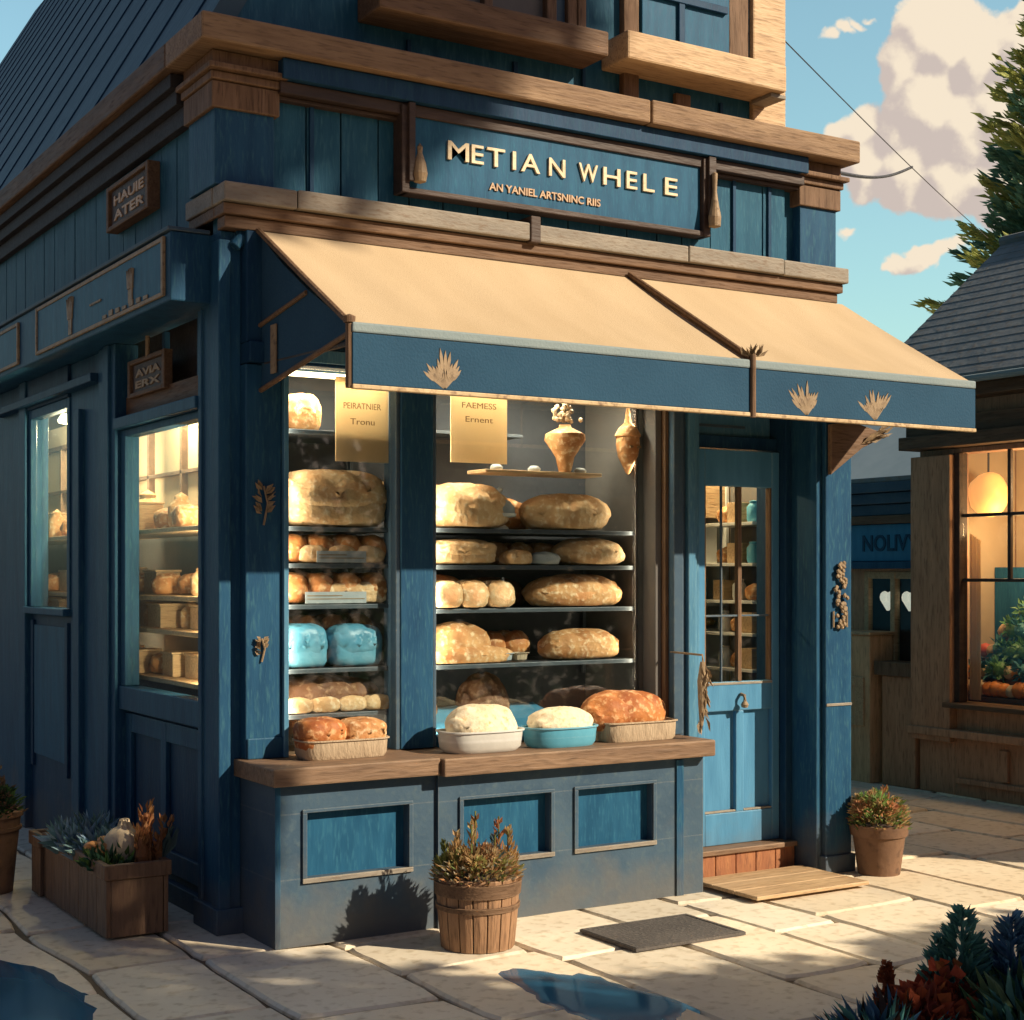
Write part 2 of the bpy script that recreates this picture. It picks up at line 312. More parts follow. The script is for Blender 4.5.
glow('lamp_glow', (1, .78, .45), 6); glow('lamp_soft', (1, .5, .15), .55); glow('lamp_heart', (1, .8, .6), .55)

def lamp(x, y, z, e, col=(1, .74, .42), r=.05, parent=None):
    l = bpy.data.lights.new('bulb_light', 'POINT'); l.energy = e; l.color = col; l.shadow_soft_size = r
    o = bpy.data.objects.new('bulb_light', l); C.objects.link(o); o.location = (x, y, z)
    if parent: o.parent = parent; o.location = Vector((x, y, z))-wloc(parent)
    return o
def text(body, x, z, y, h, material, parent, depth=.006, sx=1., bold=0, axis='front', align='LEFT', name='lettering'):
    c = bpy.data.curves.new('t', 'FONT'); c.body = body; c.size = h*1.4; c.extrude = depth; c.offset = bold; c.align_x = align
    c.resolution_u = 4
    o = bpy.data.objects.new('t', c); C.objects.link(o); bpy.context.view_layer.update()
    me = bpy.data.meshes.new_from_object(o.evaluated_get(bpy.context.evaluated_depsgraph_get())); bpy.data.objects.remove(o)
    if axis == 'front':
        mm = Matrix(((sx, 0, 0, x), (0, 0, -1, y), (0, 1, 0, z), (0, 0, 0, 1)))
    else:   # on a face looking towards -X : reading direction is -Y
        mm = Matrix(((0, 0, -1, y), (-sx, 0, 0, x), (0, 1, 0, z), (0, 0, 0, 1)))
    me.transform(Matrix.Translation(-wloc(parent))@mm); me.materials.clear(); me.materials.append(material)
    ob = bpy.data.objects.new(name, me); C.objects.link(ob); ob.parent = parent
    return ob

# ================================================================ SETTING: ground, paving, blue patches
MB().box(-400, 600, -300, 700, -1, -.02).build('ground', M['mortar']); tag(bpy.data.objects['ground'], kind='structure')
def paving():
    mb = MB(); rnd = random.Random(3)
    def jit(x, y): # shared wobble so that joints stay closed
        return Vector((x+.05*noise.noise(Vector((x*1.3, y*1.3, 1))), y+.05*noise.noise(Vector((x*1.3, y*1.3, 9))), 0))
    x = -5.0; k = 0
    while x < 15:
        wx = rnd.choice([.42, .5, .62, .7, .8]); y = -9-rnd.random()
        while y < 16:
            ly = rnd.choice([.5, .7, .85, 1.05, 1.25])
            g = .011; nx, ny = 5, 7
            base = rnd.uniform(-.002, .002); tx, ty = rnd.uniform(-.002, .002), rnd.uniform(-.002, .002)
            sh = rnd.uniform(.80, 1.08); warm = rnd.uniform(-.05, .05); c = (sh*(1+warm), sh, sh*(1-warm*1.5))
            vs = []; seed = rnd.random()*50
            def ring(ins, z):
                pts = []
                X0, X1, Y0, Y1 = x+ins, x+wx-ins, y+ins, y+ly-ins
                for i in range(nx): pts.append((X0+(X1-X0)*i/nx, Y0))
                for i in range(ny): pts.append((X1, Y0+(Y1-Y0)*i/ny))
                for i in range(nx): pts.append((X1-(X1-X0)*i/nx, Y1))
                for i in range(ny): pts.append((X0, Y1-(Y1-Y0)*i/ny))
                cx, cy = (X0+X1)/2, (Y0+Y1)/2; o = []
                for q in pts:
                    # rounded corners
                    ux = (q[0]-cx)/((X1-X0)/2); uy = (q[1]-cy)/((Y1-Y0)/2)
                    cr = max(0, abs(ux)*abs(uy)-.72)*.12
                    p = jit(cx+(q[0]-cx)*(1-cr), cy+(q[1]-cy)*(1-cr))
                    n_ = noise.noise(Vector((q[0]*9, q[1]*9, seed)))*.008
                    p += Vector((n_, n_*.7, z+base+tx*ux+ty*uy)); o.append(p)
                return o
            n = 2*(nx+ny)
            r0 = ring(g, -.07); r1 = ring(g, -.012); r2 = ring(g+.012, 0)
            mb.add(r0+r1+r2, [(i, (i+1) % n, n+(i+1) % n, n+i) for i in range(n)]+[(n+i, n+(i+1) % n, 2*n+(i+1) % n, 2*n+i) for i in range(n)]+[tuple(range(2*n, 3*n))], c)
            y += ly
        x += wx
    o = mb.build('stone_paving', M['stone']); tag(o, kind='structure')
paving()
def blue_patch(cx, cy, rx, ry, seed):  # thin glossy sheet in one even blue with a ragged outline
    mb = MB(); pts = []
    for k in range(48):
        t = 2*math.pi*k/48; r = 1+.55*noise.noise(Vector((math.cos(t)*1.3, math.sin(t)*1.3, seed)))+.12*noise.noise(Vector((math.cos(t)*6, math.sin(t)*6, seed)))
        pts.append((cx+rx*r*math.cos(t), cy+ry*r*math.sin(t), .0165))
    rings = []
    for f_, z_ in ((1.12, -.006), (.97, .0025), (.8, .0055)): rings += [(cx+(p[0]-cx)*f_, cy+(p[1]-cy)*f_, z_) for p in pts]
    mb.add(rings, [(r_*48+i, r_*48+(i+1) % 48, (r_+1)*48+(i+1) % 48, (r_+1)*48+i) for r_ in range(2) for i in range(48)]+[tuple(range(96, 144))])
    tag(mb.build('blue_patch', M['blue_gloss'], smooth=True), kind='structure')
blue_patch(-1.12, -.62, .30, .75, 3); blue_patch(.86, -1.80, .24, .52, 8)

# ================================================================ THE BAKERY
B = empty('bakery', (0, 0, 0), 'dark blue timber corner bakery with wide bread window and teal half glazed door', 'building')
def pieces(mb):
    sg = mb.seg+[(len(mb.v), len(mb.f))]; out_ = []
    for (v0, f0), (v1, f1) in zip(sg, sg[1:]):
        m_ = MB(); m_.v = mb.v[v0:v1]; m_.f = [[i-v0 for i in f] for f in mb.f[f0:f1]]; m_.c = mb.c[f0:f1]; out_.append(m_)
    return out_
def P(name, material, mb, bevel=.004, parent=B, split=False, **k):
    if split or name in SPLIT:
        return [m_.build(name, M[material], parent, bevel=bevel, **k) for m_ in pieces(mb)][0]
    return mb.build(name, M[material], parent, bevel=bevel, **k)
SPLIT = {'batten', 'base_strip', 'window_post_trim', 'flat_roof', 'side_post', 'upper_trim', 'transom_bar', 'window_post', 'door_jamb', 'display_side', 'interior_wall', 'window_pane', 'muntin', 'door_trim', 'side_wall', 'wall'}
# --- masses
mb = MB()
mb.box(.02, 3.73, 0, .12, 2.62, 3.30)                       # behind the awning
mb.box(.02, 3.73, 0, .12, 3.30, 4.0)
mb.box(3.60, 3.75, .121, 7, 0, 4.0)                         # right flank
mb.box(.02, 3.599, 6.9, 7.02, 0, 4.0)
P('wall', 'blue_boards', mb)
# vertical boards of the front frieze
mb = MB(); x = .262
for wd in (.17, .18, .2, .17, .19, .2, .18, .2, .17, .2, .18, .2, .17, .2, .18, .2, .17, .19):
    if x+wd > 3.5: break
    mb.box(x, x+wd-.008, -.028-.004*random.random(), .002, 3.44, 3.93); x += wd
P('frieze_board', 'blue_boards', mb, .003)
mb = MB()
for x in (.44, 3.02, 3.28): mb.box(x, x+.022, -.045, -.02, 3.44, 3.90)
P('batten', 'blue_deep', mb, .002)
# side frieze boards
mb = MB(); y = .29
while y < 6.9:
    wd = random.uniform(.2, .27); mb.box(.0-.004*random.random(), .03, y, y+wd-.008, 3.26, 3.82); y += wd
P('side_board', 'blue_boards', mb, .003)
# upper pilasters and capitals
for (x0, x1, y1) in ((-.04, .25, .28), (3.50, 3.78, .25)):
    p = P('pilaster', 'blue', MB().box(x0, x1, -.065, y1, 3.435, 3.80))
    mb = MB(); mb.box(x0-.02, x1+.02, -.085, y1+.02, 3.78, 3.90).box(x0-.03, x1+.03, -.10, y1+.03, 3.903, 3.94).box(x0-.05, x1+.045, -.135, y1+.05, 3.943, 3.97).box(x0-.02, x1+.02, -.088, y1+.02, 3.972, 4.038)
    P('capital', 'wood_v', mb, .006)
# upper cornice
mb = MB(); mb.box(-.15, 2.33, -.2, .3, 4.042, 4.165).box(2.338, 3.84, -.205, .3, 4.04, 4.168)
P('cornice', 'cornice', mb, .01, split=True)
P('side_cornice', 'wood_y', MB().box(-.15, .25, .302, 16, 4.042, 4.165), .01)
mb = MB(); mb.box(.26, 3.49, -.15, .05, 3.945, 4.038)
P('cornice_beam', 'blue_deep', mb, .004)
mb = MB(); mb.box(.26, 3.49, -.115, .0, 3.885, 3.942).box(.26, 3.49, -.075, .0, 3.865, 3.883)
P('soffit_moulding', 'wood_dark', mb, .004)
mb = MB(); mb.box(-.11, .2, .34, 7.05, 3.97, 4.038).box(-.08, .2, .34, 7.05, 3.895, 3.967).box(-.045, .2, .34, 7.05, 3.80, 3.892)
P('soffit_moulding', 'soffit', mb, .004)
# lower cornice (ledge) with its joints
mb = MB(); xs = [-.03, .33, 1.62, 2.62, 3.30, 3.80]
for i in range(5): mb.box(xs[i]+.002, xs[i+1]-.002, -.155-.004*(i % 2), -.0, 3.345+.002*(i % 2), 3.432+.003*(i % 2))
mb.box(-.03, .0, .002, .36, 3.345, 3.432)
P('ledge', 'ledge', mb, .008)
mb = MB(); mb.box(-.02, 3.78, -.125, -.0, 3.292, 3.342).box(-.02, .0, .002, .34, 3.292, 3.342).box(-.005, 3.76, -.10, -.0, 3.235, 3.289)
P('ledge_moulding', 'wood', mb, .006)
mb = MB(); mb.box(1.60, 1.66, -.168, -.03, 3.335, 3.47)
P('ledge_bracket', 'wood_dark', mb, .006)
# corner post with mouldings
mb = MB(); mb.box(-.0, .10, -.03, .236, 0, 3.232).box(-.014, .045, -.045, .05, .0, 3.19).box(-.012, .02, .19, .236, 0, 2.9)
mb.box(-.03, .13, -.06, .25, .0, .12)
mb.tube([(.06, -.05, 3.16), (.09, -.05, 3.2), (.10, -.03, 3.23)], .03, 10)
P('corner_post', 'blue', mb, .006)
# ---- bay: base, sill, posts, header
mb = MB()
for (x0, x1, yf, pan) in ((.10, .905, -.43, [(.25, .76)]), (.909, 2.48, -.45, [(1.04, 1.53), (1.69, 2.15)])):
    z0, z1, zt = .30, .59, .72
    cuts = [x0]+[c for p_ in pan for c in p_]+[x1]
    mb.box(x0, x1, yf, yf+.5, 0, z0); mb.box(x0, x1, yf, yf+.5, z1, zt)
    for i in range(0, len(cuts), 2): mb.box(cuts[i], cuts[i+1], yf, yf+.5, z0, z1)
P('bay_base', 'grey_blue', mb, .0)
for (x0, x1, yf) in ((.25, .76, -.43), (1.04, 1.53, -.45), (1.69, 2.15, -.45)):
    pp = P('base_panel', 'panel_blue', MB().box(x0, x1, yf+.045, yf+.4, .30, .59), 0)
    m2 = MB().box(x0-.022, x1+.022, yf-.014, yf-.002, .278, .3).box(x0-.022, x1+.022, yf-.012, yf-.002, .591, .607).box(x0-.022, x0, yf-.013, yf-.002, .3005, .5905).box(x1, x1+.022, yf-.013, yf-.002, .3005, .5905)
    ms = pieces(m2); ms[0].build('panel_sill', M['ledge'], pp, bevel=.003)
    for q_ in ms[1:]: q_.build('panel_moulding', M['grey_blue'], pp, bevel=.003)
mb = MB().box(2.30, 2.345, -.462, -.451, .0, .70).box(.098, .125, -.437, -.431, .0, .715)
P('base_strip', 'blue', mb, .002)
mb = MB().box(.065, .895, -.50, -.0, .722, .803)
P('window_sill', 'sill', mb, .008)
mb = MB().box(.899, 2.50, -.53, -.0, .715, .799)
P('window_sill', 'sill', mb, .008)
mb = MB().box(.10, 2.48, .0, .46, .70, .79); P('display_floor', 'sill', mb, .0)
mb = MB().box(.095, .272, -.10, .02, .804, 2.62).box(.10, .285, -.113, -.101, .804, .90)
P('window_post', 'blue', mb, .006)
P('window_post_trim', 'teal', MB().box(.275, .30, -.122, .02, .804, 2.62), .004)
mb = MB().box(.885, 1.065, -.12, .02, .804, 2.62)
P('window_post', 'blue', mb, .006)
P('window_post_trim', 'grey_blue', MB().box(.862, .883, -.112, .02, .804, 2.62).box(1.067, 1.085, -.112, .02, .804, 2.62), .004)
mb = MB().box(2.39, 2.43, -.16, .3, .80, 2.62); P('window_post', 'inner_grey', mb, .004)
P('window_post_trim', 'wood_v', MB().box(2.431, 2.455, -.19, -.05, .80, 2.62), .003)
mb = MB().box(2.456, 2.52, -.235, .3, .80, 2.62).box(2.485, 2.55, -.215, .3, .0, 2.62)
P('window_post', 'grey_blue', mb, .006)
mb = MB().box(2.551, 2.60, -.24, .0, .0, 2.62).box(2.601, 2.64, -.20, .0, .0, 2.62).box(2.641, 2.685, -.165, .0, .1, 2.62)
P('door_jamb', 'teal', mb, .006)
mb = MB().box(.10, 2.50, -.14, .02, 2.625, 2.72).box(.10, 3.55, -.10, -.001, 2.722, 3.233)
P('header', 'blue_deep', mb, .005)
P('header_strip', 'teal', MB().box(.28, 2.40, -.155, -.141, 2.64, 2.70), .003)
for (x0, x1) in ((.301, .861), (1.086, 2.389)):
    g = MB().box(x0, x1, -.062, -.056, .806, 2.622).build('window_glass', M['glass'], B)
# ---- door, transom, right pilaster
mb = MB().box(2.60, 3.40, -.125, .05, 2.35, 2.42).box(2.60, 3.40, -.15, .05, 2.58, 2.71).box(3.27, 3.315, -.20, .05, .1, 2.71)
P('door_frame', 'blue_deep', mb, .005)
tr = P('transom_panel', 'teal', MB().box(2.69, 3.268, -.07, .03, 2.425, 2.575), .004)
P('transom_moulding', 'grey_blue', MB().box(2.70, 3.08, -.078, -.071, 2.47, 2.485), .002, parent=tr)
D = P('door', 'door_paint', (lambda m: (m.box(2.690, 2.735, -.15, -.10, .165, 2.34), m.box(3.215, 3.268, -.15, -.10, .165, 2.34), m.box(2.7355, 3.2145, -.149, -.10, 2.14, 2.34),
    m.box(2.7355, 3.2145, -.149, -.10, .90, 1.06), m.box(2.7355, 3.2145, -.149, -.10, .165, .34), m.box(2.955, 3.01, -.148, -.10, .3405, .8995), m.box(2.7355, 3.2145, -.118, -.10, .34, .90))[0] and m)(MB()), .005)
P('door_trim', 'ledge', MB().box(2.737, 2.953, -.146, -.119, .342, .352).box(3.012, 3.213, -.146, -.119, .342, .352).box(2.737, 3.213, -.153, -.1505, 1.045, 1.058), .002, parent=D)
P('muntin', 'wood_v', MB().box(2.975, 3.0, -.142, -.11, 1.061, 2.139).box(2.7365, 2.745, -.145, -.11, 1.061, 2.139).box(3.20, 3.2135, -.145, -.11, 1.061, 2.139), .002, parent=D)
P('muntin', 'grey_blue', MB().box(2.86, 2.868, -.135, -.12, 1.061, 2.139).box(2.745, 3.2, -.137, -.122, 1.42, 1.43), .001, parent=D)
MB().box(2.745, 3.20, -.128, -.124, 1.061, 2.139).build('door_glass', M['glass'], D)
mb = MB().tube([(2.983, -.155, .99), (2.983, -.185, .985), (2.983, -.19, .95)], .010, 8).lathe([(.0, -.02), (.018, -.015), (.022, 0), (.014, .015), (0, .02)], (2.983, -.188, .935), 12)
P('door_knocker', 'gold_dim', mb, 0, parent=D)
mb = MB().box(2.551, 3.31, -.255, .0, .135, .163); P('threshold', 'sill', mb, .005)
mb = MB()
for i in range(5): mb.box(2.60+i*.142, 2.60+(i+1)*.142-.005, -.235, .0, .0, .134)
P('door_step', 'brick', mb, .004)
mb = MB().box(3.316, 3.355, -.40, .1, .0, 2.72).box(3.357, 3.55, -.43, .12, .0, 2.72)
mb.box(3.34, 3.565, -.448, .12, .0, .10)
P('pilaster', 'blue', mb, .006)
mb = MB().box(3.36, 3.548, -.4365, -.431, .925, .94); P('pilaster_band', 'ledge', mb, .002)
mb = MB().box(3.551, 3.74, .0, .12, 0, 2.62); P('wall', 'blue', mb, .004)
# ---- side front (facing -X)
mb = MB().box(-.19, .1, .104, 7.0, 2.915, 3.235); P('side_fascia', 'blue', mb, .008)
P('fascia_cap', 'grey_blue', MB().box(-.205, .0, .098, 7.0, 3.237, 3.256), .004)
mb = MB()
mb.box(-.012, .12, 1.53, 1.84, 0, 2.913)           # post between door and window
mb.box(-.03, .1, 1.60, 1.70, 0, 2.913)
mb.box(.02, .14, 1.842, 2.50, 0, 2.913)
mb.box(-.015, .1, 2.22, 2.34, 0, 2.62)
mb.box(-.015, .14, 3.46, 3.62, 0, 2.913).box(.02, .14, 3.622, 7.0, 0, 2.913).box(-.02, .12, 5.3, 5.5, 0, 2.9)
P('side_post', 'blue', mb, .006)
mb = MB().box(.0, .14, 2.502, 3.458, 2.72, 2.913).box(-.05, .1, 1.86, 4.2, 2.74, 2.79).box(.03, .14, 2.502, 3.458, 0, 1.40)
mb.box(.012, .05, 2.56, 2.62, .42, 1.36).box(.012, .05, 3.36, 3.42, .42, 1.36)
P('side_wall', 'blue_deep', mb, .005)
P('side_panel', 'panel_blue', MB().box(.018, .04, 2.63, 3.35, .50, 1.33), .003)
P('window_sill', 'blue', MB().box(-.03, .12, 2.50, 3.46, 1.402, 1.445), .005)
wf = P('window_frame', 'blue', MB().box(.01, .08, 2.502, 2.56, 1.447, 2.718).box(.01, .08, 3.40, 3.458, 1.447, 2.718).box(.01, .08, 2.561, 3.399, 2.66, 2.718), .004)
MB().box(.044, .05, 2.561, 3.399, 1.447, 2.66).build('window_glass', M['glass_old'], wf)
# big side window / shop front
P('transom_rail', 'blue', MB().box(-.025, .12, .24, 1.528, 2.44, 2.50), .005)
P('transom_board', 'wood_y', MB().box(.05, .15, .24, 1.528, 2.502, 2.62), .004)
mb = MB().box(.17, .2, .14, 1.9, 2.62, 3.19); P('transom_back', 'soffit', mb, 0)
P('transom_bar', 'blue_deep', MB().box(.08, .11, .47, .50, 2.621, 2.912).box(.08, .11, .98, 1.02, 2.621, 2.912), .003)
wf = P('window_frame', 'blue', MB().box(.02, .10, .24, .27, 1.05, 2.438).box(.02, .10, 1.45, 1.528, 1.05, 2.438).box(.02, .10, .271, 1.449, 2.40, 2.438).box(.01, .11, .24, 1.528, .92, 1.048), .005)
MB().box(.056, .062, .271, 1.449, 1.05, 2.40).build('window_glass', M['glass_old'], wf)
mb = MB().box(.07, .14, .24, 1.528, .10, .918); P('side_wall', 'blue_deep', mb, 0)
mb = MB().box(.045, .069, .24, .36, .14, .90).box(.045, .069, .86, .94, .14, .90).box(.045, .069, 1.43, 1.528, .14, .90).box(.047, .069, .361, .859, .80, .90).box(.047, .069, .361, .859, .14, .25).box(.047, .069, .941, 1.429, .80, .90).box(.047, .069, .941, 1.429, .14, .25)
mb.box(.03, .10, .24, 1.528, 0, .10)
P('side_panel_frame', 'blue', mb, .004)
# ---- mansard roof on the side with broad boards, upper storey front
rt = math.tan(R(60))
def roofpt(z, y, off=0): return (-.06+(z-4.17)/rt-off*math.sin(R(60)), y, z+off*.5)
mb = MB()
mb.add([(-.06, .04, 4.17), (-.06, 16, 4.17), (3.25, 16, 9.9), (3.25, .04, 9.9), (.06, .04, 4.17), (.06, 16, 4.17), (3.37, 16, 9.9), (3.37, .04, 9.9)],
    [(0, 1, 2, 3), (4, 7, 6, 5), (0, 3, 7, 4), (1, 5, 6, 2), (3, 2, 6, 7), (0, 4, 5, 1)])
RF = P('roof', 'roof_blue', mb, 0)
mb = MB(); y = .45
while y < 15.9:
    a0, a1 = roofpt(4.17, y, .0), roofpt(9.88, y, .0); b0, b1 = roofpt(4.17, y, .009), roofpt(9.88, y, .009)
    q = .035
    mb.add([a0, a1, b1, b0, (a0[0], y+q, a0[2]), (a1[0], y+q, a1[2]), (b1[0], y+q, b1[2]), (b0[0], y+q, b0[2])], [(0, 1, 2, 3), (4, 7, 6, 5), (3, 2, 6, 7), (0, 3, 7, 4), (1, 5, 6, 2)])
    y += .82
P('roof_seam', 'blue_deep', mb, 0, parent=RF)
mb = MB().prism([(-.05, 4.17), (3.46, 4.17), (3.46, 9.9), (3.25, 9.9)], 1, .05, .2)
mb.box(3.30, 3.46, .201, 7.0, 4.17, 9.9)
P('upper_wall', 'blue_boards', mb, 0)
P('rear_wing', 'blue_boards', MB().box(.02, 3.7, 7.05, 15.8, 0, 4.0), 0)
P('flat_roof', 'roof_blue', MB().box(.1, 3.8, .31, 7.0, 4.0, 4.04).box(3.26, 3.46, .21, 7, 9.91, 9.96).box(.021, 3.72, .125, 6.9, 3.31, 3.33), 0)
mb = MB().box(3.22, 3.468, .018, .26, 4.17, 7.8); P('corner_board', 'wood_pale', mb, .01)  # pale wood puts the sunlit tone into this board's colour
mb = MB().box(3.04, 3.18, .012, .048, 4.52, 7.0).box(2.30, 2.40, .0, .048, 4.17, 7.0).box(2.665, 2.77, .018, .048, 4.17, 4.318).box(2.41, 3.03, .02, .048, 5.6, 5.7)
P('upper_trim', 'wood_v', mb, .006)
mb = MB().box(2.05, 2.07, .03, .049, 4.17, 4.8).box(1.62, 1.645, .03, .049, 4.17, 4.31).box(2.99, 3.01, .03, .049, 4.17, 4.318)
mb.box(1.0, 1.02, .03, .049, 4.17, 4.31)
P('batten', 'blue_deep', mb, .002)
P('upper_sill', 'wood', MB().box(.73, 2.06, -.2, .05, 4.345, 4.476), .012)
P('upper_sill', 'wood_pale', MB().box(2.18, 3.28, -.2, .05, 4.36, 4.512), .012)  # paler than the left sill: sunlit tone put into the colour
P('upper_sill_end', 'ledge', MB().box(3.20, 3.31, -.16, .015, 4.335, 4.358), .004)
sh = P('shutter', 'panel_blue', MB().box(2.42, 3.03, -.0, .045, 4.515, 5.58), .004)
P('shutter_bar', 'blue_deep', MB().box(2.66, 2.70, -.02, -.001, 4.52, 5.57).box(2.44, 3.0, -.026, -.0005, 4.80, 4.84), .003, parent=sh)
uf = P('window_frame', 'wood_v', MB().box(.82, .92, .0, .05, 4.477, 5.7).box(1.42, 1.47, -.01, .05, 4.477, 5.7).box(1.80, 1.86, -.01, .05, 4.477, 5.7).box(1.93, 1.99, -.01, .05, 4.477, 5.7).box(1.99, 2.04, -.02, .05, 4.477, 5.7).box(.82, 2.04, -.012, .045, 5.7, 5.8), .005)
P('window_frame', 'grey_blue', MB().box(1.86, 1.93, .02, .05, 4.477, 5.69), .003)
MB().box(.921, 1.419, .035, .047, 4.477, 5.69).box(1.471, 1.799, .035, .047, 4.477, 5.69).build('window_pane', M['inner_grey'], uf)

# ---- interior shell
mb = MB().box(.13, 3.59, .47, 6.89, 0, .05); P('interior_floor', 'floor_wood', mb, 0)
mb = MB().box(.15, 3.59, .13, 6.89, 3.2, 3.28).box(3.56, 3.598, .13, 6.89, .05, 3.2).box(.15, 3.55, 6.85, 6.89, .05, 3.2).box(.70, 3.5, 4.6, 4.64, .05, 3.2)
P('interior_wall', 'cream_wall', mb, 0)
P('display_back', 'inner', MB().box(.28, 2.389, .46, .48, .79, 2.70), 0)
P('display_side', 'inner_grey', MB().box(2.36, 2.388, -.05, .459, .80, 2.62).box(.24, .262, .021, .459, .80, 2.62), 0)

# ================================================================ signs
W = empty('shop_sign', (.96, -.03, 3.5), 'long blue name board with cream raised lettering above the ledge', 'sign')
W_ = lambda n, m_, mb, b=.004: P(n, m_, mb, b, W, split=n in ('drop_ornament', 'hanger'))
W_('board', 'panel_blue', MB().box(.93, 2.74, -.10, -.035, 3.535, 3.90))
W_('frame', 'wood_dark', MB().box(.90, 2.77, -.125, -.036, 3.505, 3.534).box(.885, .928, -.13, -.036, 3.505, 3.93).box(2.742, 2.79, -.13, -.036, 3.505, 3.93), .005)
def letters(word_x, z, h, material, bold, depth, name, tw=None):
    for ch, x0, x1 in word_x:
        if ch == ' ': continue
        o = text(ch, 0, 0, 0, h, material, W, depth, 1, bold, name=name)
        xs = [v.co.x for v in o.data.vertices]; a, b = min(xs), max(xs); s = (x1-x0)/(b-a)
        for v in o.data.vertices:
            v.co.x = (x0-.96)+(v.co.x-a)*s; v.co.y += -.105; v.co.z += z
LT = [('M', 1.15, 1.27), ('E', 1.285, 1.355), ('T', 1.375, 1.48), ('I', 1.525, 1.545), ('A', 1.575, 1.69), ('N', 1.745, 1.845),
      ('W', 1.93, 2.05), ('H', 2.085, 2.195), ('E', 2.235, 2.305), ('L', 2.345, 2.42), ('E', 2.49, 2.575)]
letters(LT, 3.705, .095, M['letter'], .001, .008, 'letter')
x = 1.40; sub = []
for ch in 'AN YANIEL ARTSNINC RIIS':
    wd = .012 if ch == 'I' else .024
    if ch != ' ': sub.append((ch, x, x+wd))
    x += wd+.008
o = text('AN YANIEL ARTSNINC RIIS', 0, 0, 0, .038, M['letter_dim'], W, .004, 1, .001, name='lettering')
xs = [v.co.x for v in o.data.vertices]; a, b = min(xs), max(xs)
for v in o.data.vertices: v.co.x = 1.39-.96+(v.co.x-a)/(b-a)*.68; v.co.y += -.104; v.co.z += 3.585
# brackets with drops at the sign's ends
W_('drop_ornament', 'gold_dim', MB().lathe([(.0, 0), (.03, .01), (.038, .05), (.03, .10), (.012, .15), (.014, .18), (0, .2)], (.975, -.145, 3.55), 14).lathe([(.0, 0), (.033, .01), (.036, .06), (.024, .12), (.012, .2), (.016, .30), (.0, .31)], (2.79, -.165, 3.545), 14), 0)
W_('hanger', 'wood_dark', MB().box(.915, .95, -.15, -.131, 3.56, 3.94).box(2.765, 2.815, -.15, -.131, 3.62, 3.94), .004)

def plate_sign(name, label, y0, y1, z0, z1, xf, lines, matf='wood_y', matb='wood_dark', inkm='gold_dim', th=.05):
    t = empty(name, (xf, (y0+y1)/2, z0), label, 'sign')
    MB().box(xf-th, xf-.001, y0+.04, y1-.04, z0+.025, z1-.025).build('board', M[matb], t, bevel=.003)
    MB().box(xf-th-.018, xf-.001, y0, y0+.039, z0, z1).box(xf-th-.018, xf-.001, y1-.039, y1, z0, z1).box(xf-th-.018, xf-.001, y0+.0395, y1-.0395, z0, z0+.024).box(xf-th-.018, xf-.001, y0+.0395, y1-.0395, z1-.024, z1).build('frame', M[matf], t, bevel=.005)
    n = len(lines); hh = (z1-z0-.08)/max(n, 1)
    for i, s in enumerate(lines):
        o = text(s, 0, 0, 0, hh*.62, M[inkm], t, .003, 1, .002, axis='side', name='lettering')
        ys = [v.co.y for v in o.data.vertices]; a, b = min(ys), max(ys)
        for v in o.data.vertices:
            v.co.y = (v.co.y-a)/(b-a)*(y1-y0-.2)-(y1-y0-.2)/2; v.co.x += xf-th-.004; v.co.z += z1-.05-hh*(i+.75)
            v.co.x = -th-.004+(v.co.x-(xf-th-.004)+xf)*.5 if False else v.co.x
        # text() removed the parent's location already; restore the offsets in parent space
        mn = min(v.co.x for v in o.data.vertices)
        for v in o.data.vertices: v.co.x = v.co.x-mn-th-.006
        mz = min(v.co.z for v in o.data.vertices)
        for v in o.data.vertices: v.co.z = v.co.z-mz+(z1-z0)-.045-hh*(i+.85)
    return t
plate_sign('wall_plaque', 'square framed brown plaque high on the dark side wall under the cornice', .80, 1.50, 3.50, 3.74, -.002, ['HAUIE', 'ATER'], inkm='letter_dim')
plate_sign('hanging_sign', 'small brown board hanging in the dark opening above the side window', .82, 1.42, 2.60, 2.80, .07, ['AVIA', 'ERX'], inkm='gold_dim', th=.03)
MB().tube([(.03, 1.1, 2.79), (.03, 1.1, 2.9)], .012, 8).build('hook', M['gold_dim'], bpy.data.objects['hanging_sign'])
def wheat_side(mb, y, z, h, x):
    mb.box(x-.006, x, y-.03, y+.03, z, z+h*.5)
    for k in range(5):
        a = (k-2)*.3; mb.prism([(y+math.sin(a)*h*.15-.02, z+h*.4), (y+math.sin(a)*h*.15+.02, z+h*.4), (y+math.sin(a)*h*.5, z+h*(.75+.25*math.cos(a)))], 0, x-.007-.0007*k, x)
t = empty('fascia_sign', (-.2, 1.2, 2.96), 'long narrow navy sign panel with gold wheat motifs on the side fascia', 'sign')
MB().box(-.198, -.1905, .20, 2.42, 2.965, 3.20).build('board', M['panel_blue'], t)
MB().box(-.206, -.1905, .17, .199, 2.945, 3.22).box(-.206, -.1905, 2.421, 2.45, 2.945, 3.22).box(-.204, -.1905, .1995, 2.4205, 2.945, 2.9645).box(-.204, -.1905, .1995, 2.4205, 3.2005, 3.22).build('frame', M['gold_dim'], t, bevel=.002)
mb = MB(); wheat_side(mb, 1.72, 2.97, .21, -.1985); wheat_side(mb, .66, 2.985, .17, -.1985)
for k in range(7): mb.box(-.204, -.1985, .40+k*.11, .46+k*.11, 2.968, 2.985+.006*(k % 3))
mb.box(-.204, -.1985, 1.15, 1.35, 3.07, 3.08)
for m_ in pieces(mb): m_.build('wheat_motif', M['gold_dim'], t)
t = empty('fascia_sign', (-.2, 3.4, 2.96), 'plain navy sign panel at the far left end of the side fascia', 'sign')
